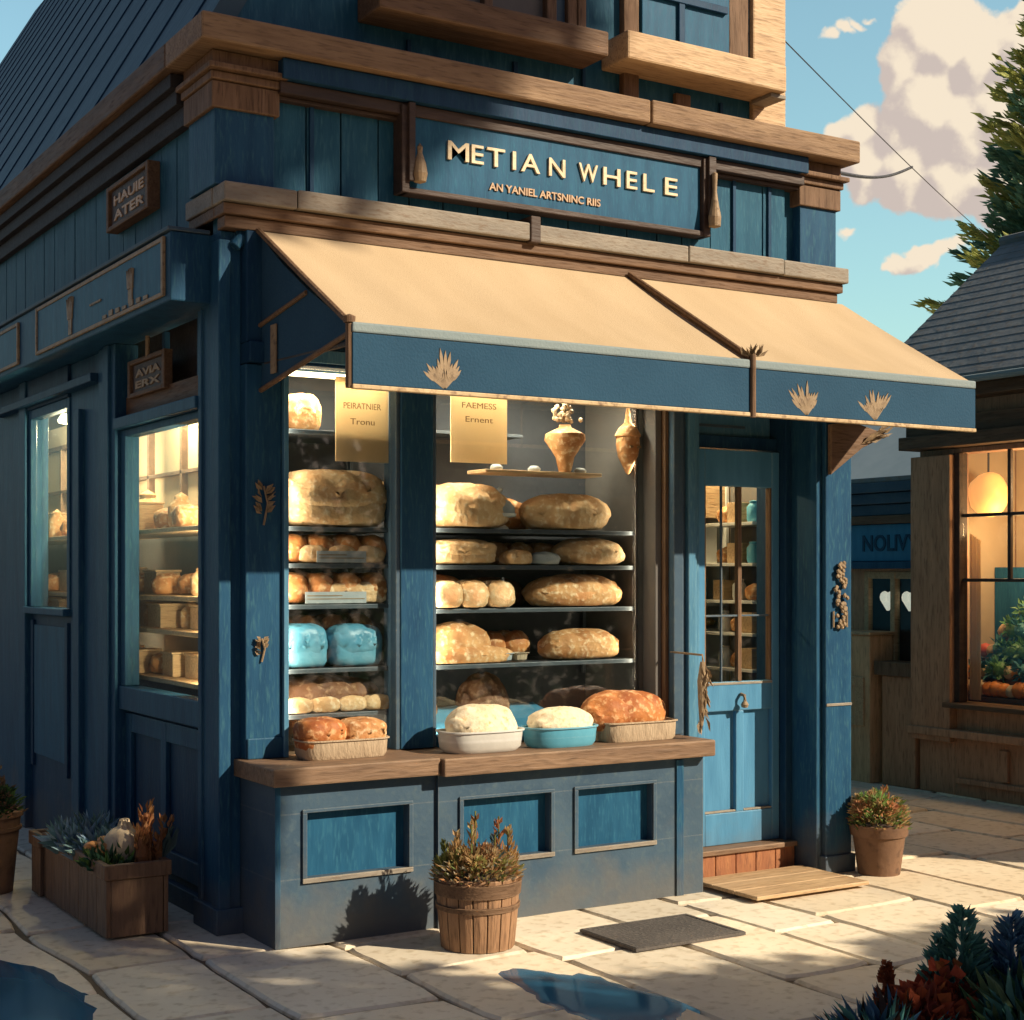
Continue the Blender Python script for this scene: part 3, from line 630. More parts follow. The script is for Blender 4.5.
MB().box(-.198, -.1905, 2.90, 4.0, 2.965, 3.18).build('board', M['panel_blue'], t)
MB().box(-.206, -.1905, 2.87, 2.899, 2.945, 3.20).box(-.204, -.1905, 2.8995, 4.0, 3.1805, 3.20).box(-.204, -.1905, 2.8995, 4.0, 2.945, 2.9645).build('frame', M['gold_dim'], t, bevel=.002)

# small ornaments fixed to the posts
def sprig(name, label, x, y, z, h, wd, seed, cat='ornament'):
    rnd = random.Random(seed); mb = MB(); mb.tube([(x, y-.008, z), (x+wd*.2, y-.012, z+h*.5), (x, y-.01, z+h*.9)], .005, 6)
    for k in range(26):
        t = rnd.random(); s = rnd.choice((-1, 1))
        mb.leaf((x+wd*.1*s, y-.012, z+h*(.25+.6*t)), (s*rnd.uniform(.3, 1), -.35*rnd.random(), rnd.uniform(.2, 1)), h*.26, wd*.28)
        mb.v[-3] += Vector((0, 0, 0))
    return tag(mb.build(name, M['gold_dim'], loc=(x, y-.01, z)), label, cat)
sprig('wheat_ornament', 'gilt wheat ornament on the left post of the bread window, upper one', .18, -.10, 1.88, .20, .09, 1)
sprig('key_ornament', 'small dark gilt ornament low on the left window post', .17, -.10, 1.25, .12, .07, 2)
mb = MB(); rnd = random.Random(5)
for k in range(60):
    z = 1.36+.36*rnd.random(); wdt = .045*(1-.5*abs(z-1.54)/.18)
    mb.blob((3.455+rnd.uniform(-1, 1)*wdt, -.444-rnd.random()*.01, z), .014, .01, .014, .1, 2, 1, seed=k)
for s in (-1, 1): mb.tube([(3.455+s*.05, -.44, 1.36), (3.455+s*.05, -.44, 1.45)], .006, 6)
tag(mb.build('garland_ornament', M['gold_dim'], loc=(3.455, -.44, 1.34)), 'vertical gilt garland on the blue pilaster right of the door', 'ornament')
mb = MB(); rnd = random.Random(6)
mb.tube([(2.46, -.47, 1.20), (2.455, -.475, 1.1), (2.46, -.47, .98), (2.455, -.465, .85)], [.012, .026, .022, .006], 8)
for k in range(40): mb.leaf((2.46+rnd.uniform(-.02, .02), -.475+rnd.uniform(-.02, .02), rnd.uniform(.88, 1.2)), (rnd.uniform(-1, 1)*.6, -.6*rnd.random(), -1), .08, .016)
mb.tube([(2.46, -.2, 1.24), (2.46, -.47, 1.235), (2.46, -.475, 1.2)], .006, 6)
tag(mb.build('dried_bundle', M['gold_dim'], loc=(2.46, -.47, .85)), 'tied bundle of dried stalks hanging beside the teal door', 'bundle')
# carved corner bracket below the awning at the right pilaster
t = empty('bracket', (3.55, -.44, 2.2), 'carved brown wooden bracket holding the right end of the awning', 'bracket')
MB().prism([(3.36, 2.20), (3.36, 2.48), (3.53, 2.50), (3.80, 2.44), (3.60, 2.36)], 1, -.47, -.44).build('plate', M['wood'], t, bevel=.006)
mb = MB()
for k in range(12): mb.leaf((3.58+.02*k*.6, -.475, 2.38+.006*k), (1, -.3, random.uniform(.1, .7)), .12, .03)
mb.build('leaf_carving', M['gold_dim'], t)

# ================================================================ awnings
def awning(x0, x1, label, wheats, left_side=False):
    t = empty('awning', ((x0+x1)/2, -.1, 3.2), label, 'awning', 'awnings over the shop front')
    yt, zt, yb, zb = -.105, 3.232, -1.08, 2.67
    nx, ny = 40, 14; th = .012; mb = MB(); vs = []
    rnd = random.Random(x0)
    for lay in (0, 1):
        for j in range(ny+1):
            for i in range(nx+1):
                u, v = i/nx, j/ny
                sag = -.034*math.sin(math.pi*v)*(.12+.88*math.sin(math.pi*u)**.5)+.012*noise.noise(Vector((u*(x1-x0)*5, v*1.2, x0)))*math.sin(math.pi*v)
                vs.append((x0+(x1-x0)*u, yt+(yb-yt)*v, zt+(zb-zt)*v+sag-lay*th))
    N = (nx+1)*(ny+1); fs = []
    for j in range(ny):
        for i in range(nx):
            a = j*(nx+1)+i; fs.append((a, a+nx+1, a+nx+2, a+1)); fs.append((N+a, N+a+1, N+a+nx+2, N+a+nx+1))
    for j in range(ny):
        for i in (0, nx):
            a = j*(nx+1)+i; q = (a, N+a, N+a+nx+1, a+nx+1); fs.append(q if i == 0 else q[::-1])
    mb.add(vs, fs); mb.build('canvas', M['canvas'], t, smooth=True, autosm=40)
    MB().box(x0, x1, yb-.022, yb-.004, 2.425, 2.632).build('valance', M['canvas_blue'], t, bevel=.003)
    MB().box(x0-.002, x1+.002, yb-.026, yb+.0, 2.634, 2.676).build('front_rail', M['canvas_edge'], t, bevel=.008)
    MB().box(x0-.002, x1+.002, yb-.028, yb+.0, 2.405, 2.424).build('valance_hem', M['gold'], t, bevel=.004)
    MB().tube([(x0, yt, zt+.004), (x0+.004, (yt+yb)/2, (zt+zb)/2-.004), (x0, yb, zb+.0)], .014, 8).build('edge_bar', M['wood_v'], t)
    for i, (wx, wh, fl) in enumerate(wheats):
        m2 = MB(); rr = random.Random(i+int(x0*10)+3)
        for k in range(13):
            a = (k/12-.5)*1.6-.12; L = wh*rr.uniform(.6, 1.12)
            p0 = Vector((wx, yb-.0265, 2.428)); ex = wx+math.sin(a)*L*.78*fl; ez = 2.428+math.cos(a)*L*.95
            dx, dz = ex-p0.x, ez-p0.z; ln = math.hypot(dx, dz); px_, pz_ = -dz/ln, dx/ln
            def q(u, s): return (p0.x+dx*u+px_*s, p0.z+dz*u+pz_*s)
            m2.prism([q(.05, .002), q(.45, .003), q(.55, .008), q(.8, .007), q(1, 0), q(.8, -.007), q(.55, -.008), q(.45, -.003), q(.05, -.002)], 1, yb-.0225-.0004*(k+1), yb-.0215)
        m2.build('wheat_emblem', M['gold_dim'], t)
    return t
a1 = awning(.155, 2.243, 'left, wider sand coloured canvas awning with navy valance and one wheat emblem', [(.58, .17, 1.35)])
a2 = awning(2.267, 3.79, 'right, narrower sand coloured canvas awning with navy valance and two wheat emblems', [(2.60, .165, 1.2), (3.06, .165, 1.2)])
# left awning's end cheek: dark canvas with its bars
mb = MB().prism([(-.11, 2.50), (-.11, 3.20), (-.35, 3.04), (-.6, 2.895), (-1.06, 2.66), (-1.06, 2.635)], 0, .170, .176)
mb.build('end_cheek', M['canvas_blue'], a1)
MB().tube([(.166, -.11, 2.50), (.166, -1.06, 2.64)], .012, 8).tube([(.166, -.10, 2.80), (.166, -.62, 2.87)], .011, 8).build('cheek_bar', M['wood_v'], a1)
MB().box(.158, .1645, -.30, -.24, 2.56, 2.78).build('cheek_patch', M['gold_dim'], a1)
MB().tube([(.15, -1.08, 2.67), (.15, -1.08, 2.41)], .016, 10).lathe([(0, 0), (.024, .005), (.026, .03), (0, .04)], (.15, -1.08, 2.67), 12).build('corner_bar', M['wood_v'], a1)
mb = MB().prism([(-.11, 2.62), (-.11, 3.20), (-.35, 3.04), (-.6, 2.895), (-1.06, 2.66), (-1.06, 2.635)], 0, 3.768, 3.774)
mb.build('end_cheek', M['canvas_blue'], a2)
MB().tube([(2.255, -1.108, 2.70), (2.255, -1.108, 2.40)], .014, 8).tube([(2.255, -.11, 3.25), (2.255, -1.09, 2.69)], .013, 8).build('joint_bar', M['wood_v'], a2)
mb = MB()
for k in range(14): mb.leaf((2.24+random.uniform(-.02, .06), -1.1, 2.69), (random.uniform(-.8, 1), -.2, random.uniform(.1, .7)), .07, .018)
mb.build('joint_ornament', M['gold_dim'], a2)
MB().tube([(.18, -.14, 2.62), (.18, -1.0, 2.60), (.2, -1.07, 2.64)], .012, 8).build('arm', M['iron'], a1); MB().tube([(3.76, -.14, 2.62), (3.76, -1.07, 2.64)], .012, 8).build('arm', M['iron'], a2)

# ================================================================ display: shelving
def shelf_unit(name, x0, x1, y0, y1, zs, label, th=.022, matn='shelf'):
    t = empty(name, ((x0+x1)/2, (y0+y1)/2, zs[-1]), label, 'shelves')
    for z in zs: MB().box(x0, x1, y0, y1, z-th, z).build('shelf', M[matn], t, bevel=.003)
    MB().box(x0+.01, x0+.03, y1-.02, y1, zs[-1]-.1, zs[0]).box(x1-.03, x1-.01, y1-.02, y1, zs[-1]-.1, zs[0]).build('upright', M[matn], t, bevel=.002)
    return t
shelf_unit('shelving', .305, .90, -.03, .44, [2.34, 1.88, 1.705, 1.51, 1.205, .99], 'grey shelves stacked inside the narrow left pane of the bread window')
shelf_unit('shelving', 1.09, 2.35, -.03, .44, [1.885, 1.70, 1.48, 1.20], 'grey shelves stacked inside the wide right pane of the bread window')
tag(MB().box(1.42, 2.14, -.02, .17, 2.172, 2.19).build('wooden_shelf', M['wood_pale'], loc=(1.8, .05, 2.18), bevel=.003), 'short pale wooden shelf above the loaves in the wide pane', 'shelf')
tag(MB().box(1.12, 1.78, .2, .44, 2.38, 2.395).build('back_shelf', M['shelf'], loc=(1.4, .3, 2.39), bevel=.002), 'thin upper back shelf behind the cream poster of the wide pane', 'shelf')
# ---- bread
SEED = [0]
def loaf(x0, x1, z, h, crust, label, y=.06, dp=.13, kind='round', group=None, name='bread_loaf', n=1, cat='bread'):
    """one loaf standing on z between x0 and x1"""
    if y > -.1 and x0 > 1.05 and z > .9:
        if x0 > 1.2: x0 = 1.095+(x0-1.095)*1.07+.05
        x1 = min(2.34, 1.095+(x1-1.095)*1.09+.07)
    elif y > -.1 and x1 < .9 and x1 > .7: x1 += .045
    SEED[0] += 1; s = SEED[0]; mb = MB(); cx = (x0+x1)/2; rx = (x1-x0)/2
    if kind == 'round':
        mb.blob((cx, y, z+h*.42), rx, dp, h*.60, .07, 1.3, 4, zmin=-h*.40, seed=s, pw=2.4)
    elif kind == 'rolls':      # batch loaf: joined rolls on one base
        k = max(2, int(round((x1-x0)/.14)))
        for i in range(k):
            for j in (-.5, .5):
                mb.blob((x0+rx*2*(i+.5)/k, y+j*dp*.95, z+h*.45), rx/k*1.12, dp*.58, h*.54, .08, 1.6, 3, zmin=-h*.43, seed=s+i*3+j, pw=2.4)
    elif kind == 'tin':
        mb.blob((cx, y, z+h*.60), rx, dp, h*.42, .05, 1.5, 4, seed=s, pw=3)
        mb.blob((cx, y, z+h*.36), rx*.92, dp*.92, h*.40, .02, 2, 3, zmin=-h*.35, seed=s, pw=5)
    # score marks
    if kind != 'rolls':
        for v in mb.v:
            u = (v.x-cx)*1.0+(v.y-y)*.6
            g = math.sin(u*2*math.pi/max(.08, rx*.55))
            if v.z > z+h*.5 and g > .7: v.z -= h*.13*(g-.7)*3.3
    o = mb.build(name, M[crust], loc=(cx, y, z), smooth=True)
    return tag(o, label, cat, group)
def tin(x0, x1, y0, y1, z, h, matn, label, flare=.015, name='baking_tin', pw=5, rim=True):
    mb = MB(); cx, cy = (x0+x1)/2, (y0+y1)/2; n = 36
    def ring(e, zz):
        o = []
        for k in range(n):
            t = 2*math.pi*k/n; c_, s_ = math.cos(t), math.sin(t); q = (abs(c_)**pw+abs(s_)**pw)**(-1/pw)
            o.append((cx+((x1-x0)/2+e)*c_*q, cy+((y1-y0)/2+e)*s_*q, zz))
        return o
    prof = [(-flare, z), (-flare*.3, z+h*.2), (0, z+h*.9), (.008, z+h*.93), (.008, z+h), (-.004, z+h), (-.006, z+h*.5)]
    vs = []
    for e, zz in prof: vs += ring(e, zz)
    m_ = len(prof)
    mb.add(vs, [(i*n+k, i*n+(k+1) % n, (i+1)*n+(k+1) % n, (i+1)*n+k) for i in range(m_-1) for k in range(n)]+[tuple(range(n))[::-1], tuple(range((m_-1)*n, m_*n))])
    return tag(mb.build(name, M[matn], loc=(cx, cy, z), smooth=True, autosm=40), label, 'tin' if 'tin' in name else 'tray')
def card(x0, x1, z0, z1, y, label, matn='tag_grey', n=2):
    t = empty('price_card', ((x0+x1)/2, y, z0), label, 'price card', 'price cards on the bread shelves')
    MB().box(x0, x1, y-.003, y, z0, z1).build('card', M[matn], t)
    MB().box(x0+.01, x1-.01, y-.0045, y-.0032, z0+(z1-z0)*.35, z0+(z1-z0)*.42).box(x0+.01, x0+(x1-x0)*.6, y-.0045, y-.0032, z0+(z1-z0)*.62, z0+(z1-z0)*.70).build('print', M['ink'], t)
# narrow left pane
loaf(.34, .56, 2.345, .18, 'crust_gold', 'golden baton loaf leaning on the top shelf beside the taller poster', .10, .06)
loaf(.315, .85, 1.885, .27, 'crust_pale', 'very large pale floury loaf under the taller poster', .10, .16, 'tin')
loaf(.315, .84, 1.71, .14, 'crust_red', 'row of red brown rolls right beneath the very large pale loaf', .14, .15, 'rolls')
loaf(.40, .80, 1.71, .085, 'crust_pale', 'pale rolls in front of the red brown row beneath the largest loaf', .02, .05, 'rolls')
card(.48, .74, 1.71, 1.765, -.032, 'wide grey price card on the second shelf of the narrow pane')
loaf(.315, .84, 1.515, .15, 'crust_red', 'red brown batch of rolls above the blue wrapped loaves', .14, .16, 'rolls')
loaf(.48, .84, 1.515, .10, 'crust_pale', 'pale split loaf at the front of the shelf above the blue wrapped loaves', .02, .05, 'tin')
card(.42, .74, 1.515, 1.57, -.034, 'grey blue price card above the blue wrapped loaves')
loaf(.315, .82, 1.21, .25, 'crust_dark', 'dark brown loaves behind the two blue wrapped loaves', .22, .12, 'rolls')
loaf(.315, .565, 1.21, .205, 'wrap_blue', 'left blue wrapped loaf in the narrow pane', .06, .09, 'tin', name='wrapped_loaf', group='blue wrapped loaves')
loaf(.575, .815, 1.21, .20, 'wrap_blue', 'right blue wrapped loaf in the narrow pane', .06, .09, 'tin', name='wrapped_loaf', group='blue wrapped loaves')
loaf(.315, .83, .995, .16, 'crust_dark', 'dark brown crusted loaf on the lowest shelf of the narrow pane', .14, .14, 'round')
loaf(.32, .84, .995, .075, 'crust_pale', 'row of pale small rolls before the dark loaf of the narrow pane', .0, .04, 'rolls')
tin(.30, .73, -.33, -.13, .804, .09, 'paper_case', 'brown paper tray holding the golden loaf on the left sill', name='paper_tray')
loaf(.29, .52, .84, .15, 'crust_red', 'orange brown loaf half on the left of the paper tray', -.23, .10, 'tin')
loaf(.50, .73, .84, .14, 'crust_gold', 'golden loaf half on the right of the paper tray', -.23, .10, 'tin')
# wide pane
loaf(1.095, 1.50, 1.89, .23, 'crust_pale', 'big pale loaf on the uppermost bread shelf, under the shorter poster', .08, .13)
loaf(1.62, 2.08, 1.89, .19, 'crust_pale', 'round pale loaf at the right of the uppermost bread shelf, under the vase', .08, .13)
loaf(1.095, 1.42, 1.705, .125, 'crust_pale', 'long pale loaf at the left of the second bread shelf', .08, .12, 'tin')
loaf(1.46, 1.60, 1.705, .075, 'crust_pale', 'left one of two small buns on the second bread shelf', .02, .06)
loaf(1.62, 1.76, 1.705, .065, 'tag_grey', 'right, greyer one of two small buns on the second bread shelf', .02, .06)
loaf(1.80, 2.16, 1.705, .14, 'crust_pale', 'craggy loaf at the right of the second bread shelf', .08, .13)
loaf(1.095, 1.32, 1.485, .16, 'crust_red', 'reddish loaf at the left back of the third bread shelf', .20, .12)
loaf(1.12, 1.48, 1.485, .14, 'crust_pale', 'pale knotted loaf at the left front of the third bread shelf', .03, .09, 'rolls')
loaf(1.64, 2.15, 1.485, .165, 'crust_gold', 'broad golden loaf at the right of the third bread shelf', .08, .14)
loaf(1.095, 1.40, 1.205, .20, 'crust_gold', 'tall golden loaf at the left of the lowest bread shelf', .10, .13)
loaf(1.095, 1.48, 1.205, .09, 'crust_gold', 'flat golden loaf in front of the tall one on the lowest bread shelf', -.0, .045)
loaf(1.72, 2.14, 1.205, .155, 'crust_gold', 'brown topped loaf at the right of the lowest bread shelf', .08, .12)
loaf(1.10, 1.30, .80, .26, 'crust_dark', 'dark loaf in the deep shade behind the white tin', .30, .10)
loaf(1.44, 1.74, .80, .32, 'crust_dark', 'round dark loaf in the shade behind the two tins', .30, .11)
for (a, b, z, lb) in ((1.48, 1.60, 1.205, 'left small grey tin between the loaves of the lowest bread shelf'), (1.60, 1.69, 1.205, 'right small tan tin between the loaves of the lowest bread shelf')):
    tin(a, b-.01, -.02, .06, z, .045, 'tag_grey' if a < 1.5 else 'paper_case', lb)
loaf(1.30, 1.70, 1.205, .15, 'crust_red', 'reddish loaf at the back of the lowest bread shelf, between the two golden ones', .28, .11, 'rolls')
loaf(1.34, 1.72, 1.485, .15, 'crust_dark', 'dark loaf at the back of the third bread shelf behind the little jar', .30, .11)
loaf(1.33, 1.86, 1.705, .12, 'crust_gold', 'row of golden rolls at the back of the second bread shelf behind the two buns', .28, .11, 'rolls')
loaf(1.36, 1.76, 1.89, .17, 'crust_gold', 'golden loaf at the back of the uppermost bread shelf behind the cake stand', .31, .11)
# cake stand with dome and small jar
t = empty('cake_stand', (1.55, .06, 1.887), 'small grey footed cake stand with knob between the two top loaves', 'cake stand')
MB().lathe([(.05, 0), (.045, .01), (.015, .03), (.015, .05), (.085, .065), (.09, .08), (.0, .081)], (1.55, .06, 1.887), 24).build('foot', M['tin_white'], t, smooth=True, autosm=40)
MB().lathe([(.082, .082), (.08, .11), (.055, .145), (.012, .16), (.012, .19), (.02, .205), (0, .22)], (1.55, .06, 1.887), 24).build('dome', M['tag_grey'], t, smooth=True, autosm=40)
t = empty('jar', (1.565, .05, 1.485), 'little pale jar with a stopper between loaves of the third bread shelf', 'jar')
MB().lathe([(.035, 0), (.045, .02), (.045, .06), (.03, .075), (.03, .085), (0, .086)], (1.565, .05, 1.485), 20).build('body', M['paper_case'], t, smooth=True, autosm=40)
MB().lathe([(.028, .087), (.02, .1), (.008, .11), (.008, .15), (0, .155)], (1.565, .05, 1.485), 14).build('stopper', M['tag_grey'], t, smooth=True)
# blue cloths behind the tins
for (a, b, sd, lb) in ((1.10, 1.50, 1, 'left blue cloth spread behind the white tin'), (1.50, 1.92, 2, 'right blue cloth spread behind the blue tin')):
    mb = MB(); n = 14; vs = []
    for j in range(n+1):
        for i in range(n+1):
            u, v = i/n, j/n; vs.append((a+(b-a)*u, -.10+.42*v, .86+.10*v+.010*noise.noise(Vector((u*4, v*4, sd)))-.03*max(0, .3-u)))
    k = len(vs); vs += [(p[0], p[1], p[2]-.05) for p in vs]
    fs = [(j*(n+1)+i, j*(n+1)+i+1, (j+1)*(n+1)+i+1, (j+1)*(n+1)+i) for j in range(n) for i in range(n)]
    for i in range(n):
        fs += [(i, k+i, k+i+1, i+1), (n*(n+1)+i+1, k+n*(n+1)+i+1, k+n*(n+1)+i, n*(n+1)+i), (i*(n+1), (i+1)*(n+1), k+(i+1)*(n+1), k+i*(n+1)), (i*(n+1)+n, k+i*(n+1)+n, k+(i+1)*(n+1)+n, (i+1)*(n+1)+n)]
    mb.add(vs, fs); tag(mb.build('cloth', M['cloth_blue'], loc=((a+b)/2, 0, .82), smooth=True, autosm=50), lb, 'cloth')
# front tins on the right sill
tin(1.0, 1.42, -.45, -.20, .80, .105, 'tin_white', 'white rounded tin with a floury loaf on the wide sill', .03, pw=3.2)
loaf(1.03, 1.40, .85, .175, 'flour', 'floury white loaf heaped in the white tin', -.325, .105, 'round')
tin(1.47, 1.86, -.45, -.22, .80, .10, 'tin_blue', 'bright blue tin with a floury loaf on the wide sill', .02, pw=2.6)
loaf(1.49, 1.84, .86, .13, 'flour', 'cream topped loaf heaped in the bright blue tin', -.335, .10, 'round')
tin(1.93, 2.37, -.40, -.17, .80, .10, 'paper_case', 'pale paper basket with a red golden loaf at the right end of the sill', .01, 'bread_tray', pw=6)
loaf(1.86, 2.36, .85, .20, 'crust_red', 'large red golden loaf at the right end of the wide sill', -.25, .13, 'round')
# posters, vase, lantern
def poster(x0, x1, z0, z1, y, lines, label):
    t = empty('poster', ((x0+x1)/2, y, z0), label, 'poster')
    MB().box(x0, x1, y-.006, y, z0, z1).build('sheet', M['poster'], t, bevel=.001)
    for s, zz, wd in lines:
        o = text(s, 0, 0, 0, .03, M['ink'], t, .001, 1, .0, name='lettering')
        xs = [v.co.x for v in o.data.vertices]; a, b = min(xs), max(xs); c0 = (x0+x1)/2
        for v in o.data.vertices: v.co.x = (v.co.x-a)/(b-a)*wd-wd/2; v.co.y = -.0075 if v.co.y < -y else -.0062; v.co.z += zz+z0
poster(.575, .858, 2.195, 2.60, -.035, [('PEIRATNIER', 2.45-2.195, .2), ('Tronu', 2.375-2.195, .13)], 'taller amber poster hanging in the narrow left pane')
poster(1.205, 1.535, 2.215, 2.56, -.035, [('FAEMESS', 2.49-2.215, .2), ('Ernent', 2.42-2.215, .16)], 'shorter amber poster hanging in the wide pane')
t = empty('vase', (1.93, .02, 2.192), 'tan cone shaped vase with dried flowers on the wooden shelf', 'vase')
MB().lathe([(.03, 0), (.035, .01), (.05, .08), (.11, .17), (.105, .20), (.035, .235), (.03, .25), (0, .251)], (1.93, .02, 2.192), 28).build('body', M['crust_gold'], t, smooth=True, autosm=50)
mb = MB(); rnd = random.Random(9)
for k in range(60): mb.blob((1.93+rnd.gauss(0, .028), .02+rnd.gauss(0, .025), 2.46+rnd.uniform(0, .10)), .014, .014, .014, .1, 2, 1, seed=k)
mb.build('dried_flowers', M['gold_dim'], t)
t = empty('lantern', (2.31, -.02, 2.19), 'cream ceramic lantern hanging at the right of the bread window', 'lantern')
MB().lathe([(.0, 0), (.012, .01), (.055, .10), (.065, .16), (.062, .20), (.07, .205), (.07, .215), (.05, .25), (.02, .28), (.008, .36), (0, .361)], (2.31, -.02, 2.19), 24).build('body', M['crust_gold'], t, smooth=True, autosm=50)
MB().tube([(2.31, -.02, 2.55), (2.31, -.02, 2.62)], .004, 6).build('cord', M['iron'], t)
MB().box(2.275, 2.295, -.092, -.08, 2.33, 2.342).box(2.325, 2.345, -.092, -.08, 2.33, 2.342).build('slot', M['ink'], t)
for (x, z, lb) in ((1.52, 2.19, 'left trinket'), (1.75, 2.19, 'middle trinket'), (2.04, 2.19, 'right trinket')):
    tag(MB().lathe([(.03, 0), (.035, .015), (.02, .03), (0, .032)], (x, .04, z), 14).build('small_dish', M['tag_grey'], loc=(x, .04, z), smooth=True), {'left': 'tiny grey dish at the left end of the wooden shelf', 'midd': 'tiny grey dish near the foot of the cone vase, left side', 'righ': 'tiny grey dish at the right end of the wooden shelf'}[lb[:4]], 'dish', 'dishes on the wooden shelf')

# ---- lamps inside
def pendant(x, y, z, e, label, col=(1, .72, .4)):
    t = empty('pendant_lamp', (x, y, z), label, 'lamp', 'ceiling lamps inside the bakery')
    MB().lathe([(.0, .0), (.05, .01), (.055, .03), (.03, .07), (0, .075)], (x, y, z), 16).build('bulb', M['lamp_glow'], t, smooth=True)
    MB().tube([(x, y, z+.075), (x, y, 3.19 if y > .5 else 2.68)], .006, 6).build('cord', M['iron'], t)
    lamp(x, y, z-.06, e, col, .06, t)
pendant(1.3, 1.5, 2.7, 60, 'pendant lamp over the shop floor behind the display'); pendant(3.2, .5, 2.75, 60, 'pendant lamp behind the teal door')
pendant(.36, 1.9, 2.75, 75, 'pendant lamp seen through the big side window'); pendant(.40, 4.0, 2.7, 90, 'pendant lamp seen through the narrow side window')
for (x0, x1, e, lb) in ((.34, .82, 9, 'added slim fill light at the head of the narrow pane'), (1.2, 2.2, 16, 'added slim fill light at the head of the wide pane')):  # fill strips added at the pane heads to brighten the display
    t = empty('fill_strip', ((x0+x1)/2, .04, 2.6), lb, 'lamp')
    MB().box(x0, x1, .02, .06, 2.60, 2.62).build('tube', M['lamp_glow'], t)
    l = bpy.data.lights.new('fill_light', 'AREA'); l.shape = 'RECTANGLE'; l.size = x1-x0; l.size_y = .05; l.energy = e*.85; l.color = (1, .84, .62)
    o = bpy.data.objects.new('fill_light', l); C.objects.link(o); o.parent = t; o.location = (0, -.02, -.01); o.rotation_euler = (R(12), 0, 0)

for (x, e, lb) in ((.318, 8, 'added vertical fill light behind the left post of the narrow pane'), (1.10, 12, 'added vertical fill light behind the left post of the wide pane'), (2.345, 6, 'added vertical fill light behind the right post of the wide pane')):  # fill strips added to brighten the loaf fronts, hidden by the posts
    t = empty('fill_strip', (x, -.045, 1.7), lb, 'lamp', 'added fill lights at the posts')
    MB().box(x-.006, x+.006, -.053, -.033, .82, 2.58).build('housing', M['iron'], t)
    l = bpy.data.lights.new('fill_light', 'AREA'); l.shape = 'RECTANGLE'; l.size = .02; l.size_y = 1.7; l.energy = e*.5; l.color = (1, .80, .56)
    o = bpy.data.objects.new('fill_light', l); C.objects.link(o); o.parent = t; sx = -1 if x > 2 else 1; o.location = (.012*sx, -.002, 0)
    o.rotation_euler = Vector((-sx, -.22, 0)).to_track_quat('Z', 'Y').to_euler()
# ---- goods behind the side windows
t = empty('wall_shelving', (.45, 3, .5), 'long tan shelves with goods behind the side windows', 'shelves')
for z in (1.10, 1.36, 1.54, 1.90): MB().box(.14, .56, .62, 6.3, z-.025, z).build('shelf', M['wood_pale'], t, bevel=.003)
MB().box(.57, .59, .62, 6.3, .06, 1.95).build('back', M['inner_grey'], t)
mb = MB()
for y in (1.5, 2.0, 2.6, 3.2, 3.8, 4.6, 5.2, 5.8): mb.box(.53, .57, y, y+.03, 1.96, 2.6)
mb.box(.53, .57, 1.5, 6, 2.25, 2.27).box(.53, .57, 1.5, 6, 2.57, 2.6)
mb.build('upper_grille', M['wood_y'], t)
MB().box(.572, .592, .9, 6.2, 1.952, 2.75).build('upper_panel', M['cream_wall'], t)
for (y, e, lb) in ((.60, 30, 'added vertical fill light behind the corner post of the side shop window'), (2.44, 60, 'added vertical fill light behind the post before the narrow side window')):  # fill strips added to light the back panel and goods
    t = empty('fill_strip', (.2, y, 1.8), lb, 'lamp', 'added fill lights at the side windows')
    MB().box(.17, .23, y-.01, y+.005, 1.12, 2.55).build('housing', M['iron'], t)
    l = bpy.data.lights.new('fill_light', 'AREA'); l.shape = 'RECTANGLE'; l.size = .05; l.size_y = 1.4; l.energy = e; l.color = (1, .70, .40)
    o = bpy.data.objects.new('fill_light', l); C.objects.link(o); o.parent = t; o.location = (0, .012, 0); o.rotation_euler = Vector((-.12, -1, 0)).to_track_quat('Z', 'Y').to_euler()
rnd = random.Random(11)
ORD = ['first', 'second', 'third', 'fourth', 'fifth', 'sixth', 'seventh', 'eighth', 'ninth', 'tenth', 'eleventh', 'twelfth', 'thirteenth']
n_ = 0
desc = {'jar': 'cream jar', 'box': 'tan box', 'loaf': 'golden loaf'}
for z, zn in ((1.10, 'lowest'), (1.36, 'second'), (1.54, 'third'), (1.90, 'top')):
    for (ya, yb, wn) in ((.95, 2.55, 'big'), (3.3, 4.6, 'narrow')):
        y = ya; c_ = 0
        while y < yb:
            k = rnd.choice(['jar', 'box', 'loaf']); wd = rnd.uniform(.12, .22); x = rnd.uniform(.22, .34); g = 'goods on the shelves behind the side windows'
            lb = '%s, %s from the corner on the %s shelf behind the %s side window' % (desc[k], ORD[c_], zn, wn)
            if k == 'jar':
                r = wd*.42; h = rnd.uniform(.16, .28) if z > 1.5 else .15
                o = MB().lathe([(r*.8, 0), (r, h*.15), (r, h*.6), (r*.5, h*.8), (r*.55, h*.88), (0, h)], (x, y+wd/2, z), 16).build('jar', M['crust_pale'], loc=(x, y+wd/2, z), smooth=True, autosm=40)
            elif k == 'box':
                h = rnd.uniform(.10, .2) if z > 1.5 else .12
                o = MB().box(x-.07, x+.07, y, y+wd, z+.001, z+h).box(x-.077, x+.077, y-.007, y+wd+.007, z+h+.001, z+h+.014).build('box', M['wood_pale'], loc=(x, y, z), bevel=.004)
            else:
                o = MB().blob((x, y+wd/2, z+.05), .09, wd*.6, .07, .15, 2, 3, zmin=-.045, seed=n_, pw=2.4).build('bread_loaf', M['crust_gold'], loc=(x, y+wd/2, z), smooth=True)
            tag(o, lb, {'jar': 'jar', 'box': 'box', 'loaf': 'bread'}[k], g); n_ += 1; c_ += 1; y += wd+rnd.uniform(.03, .12)
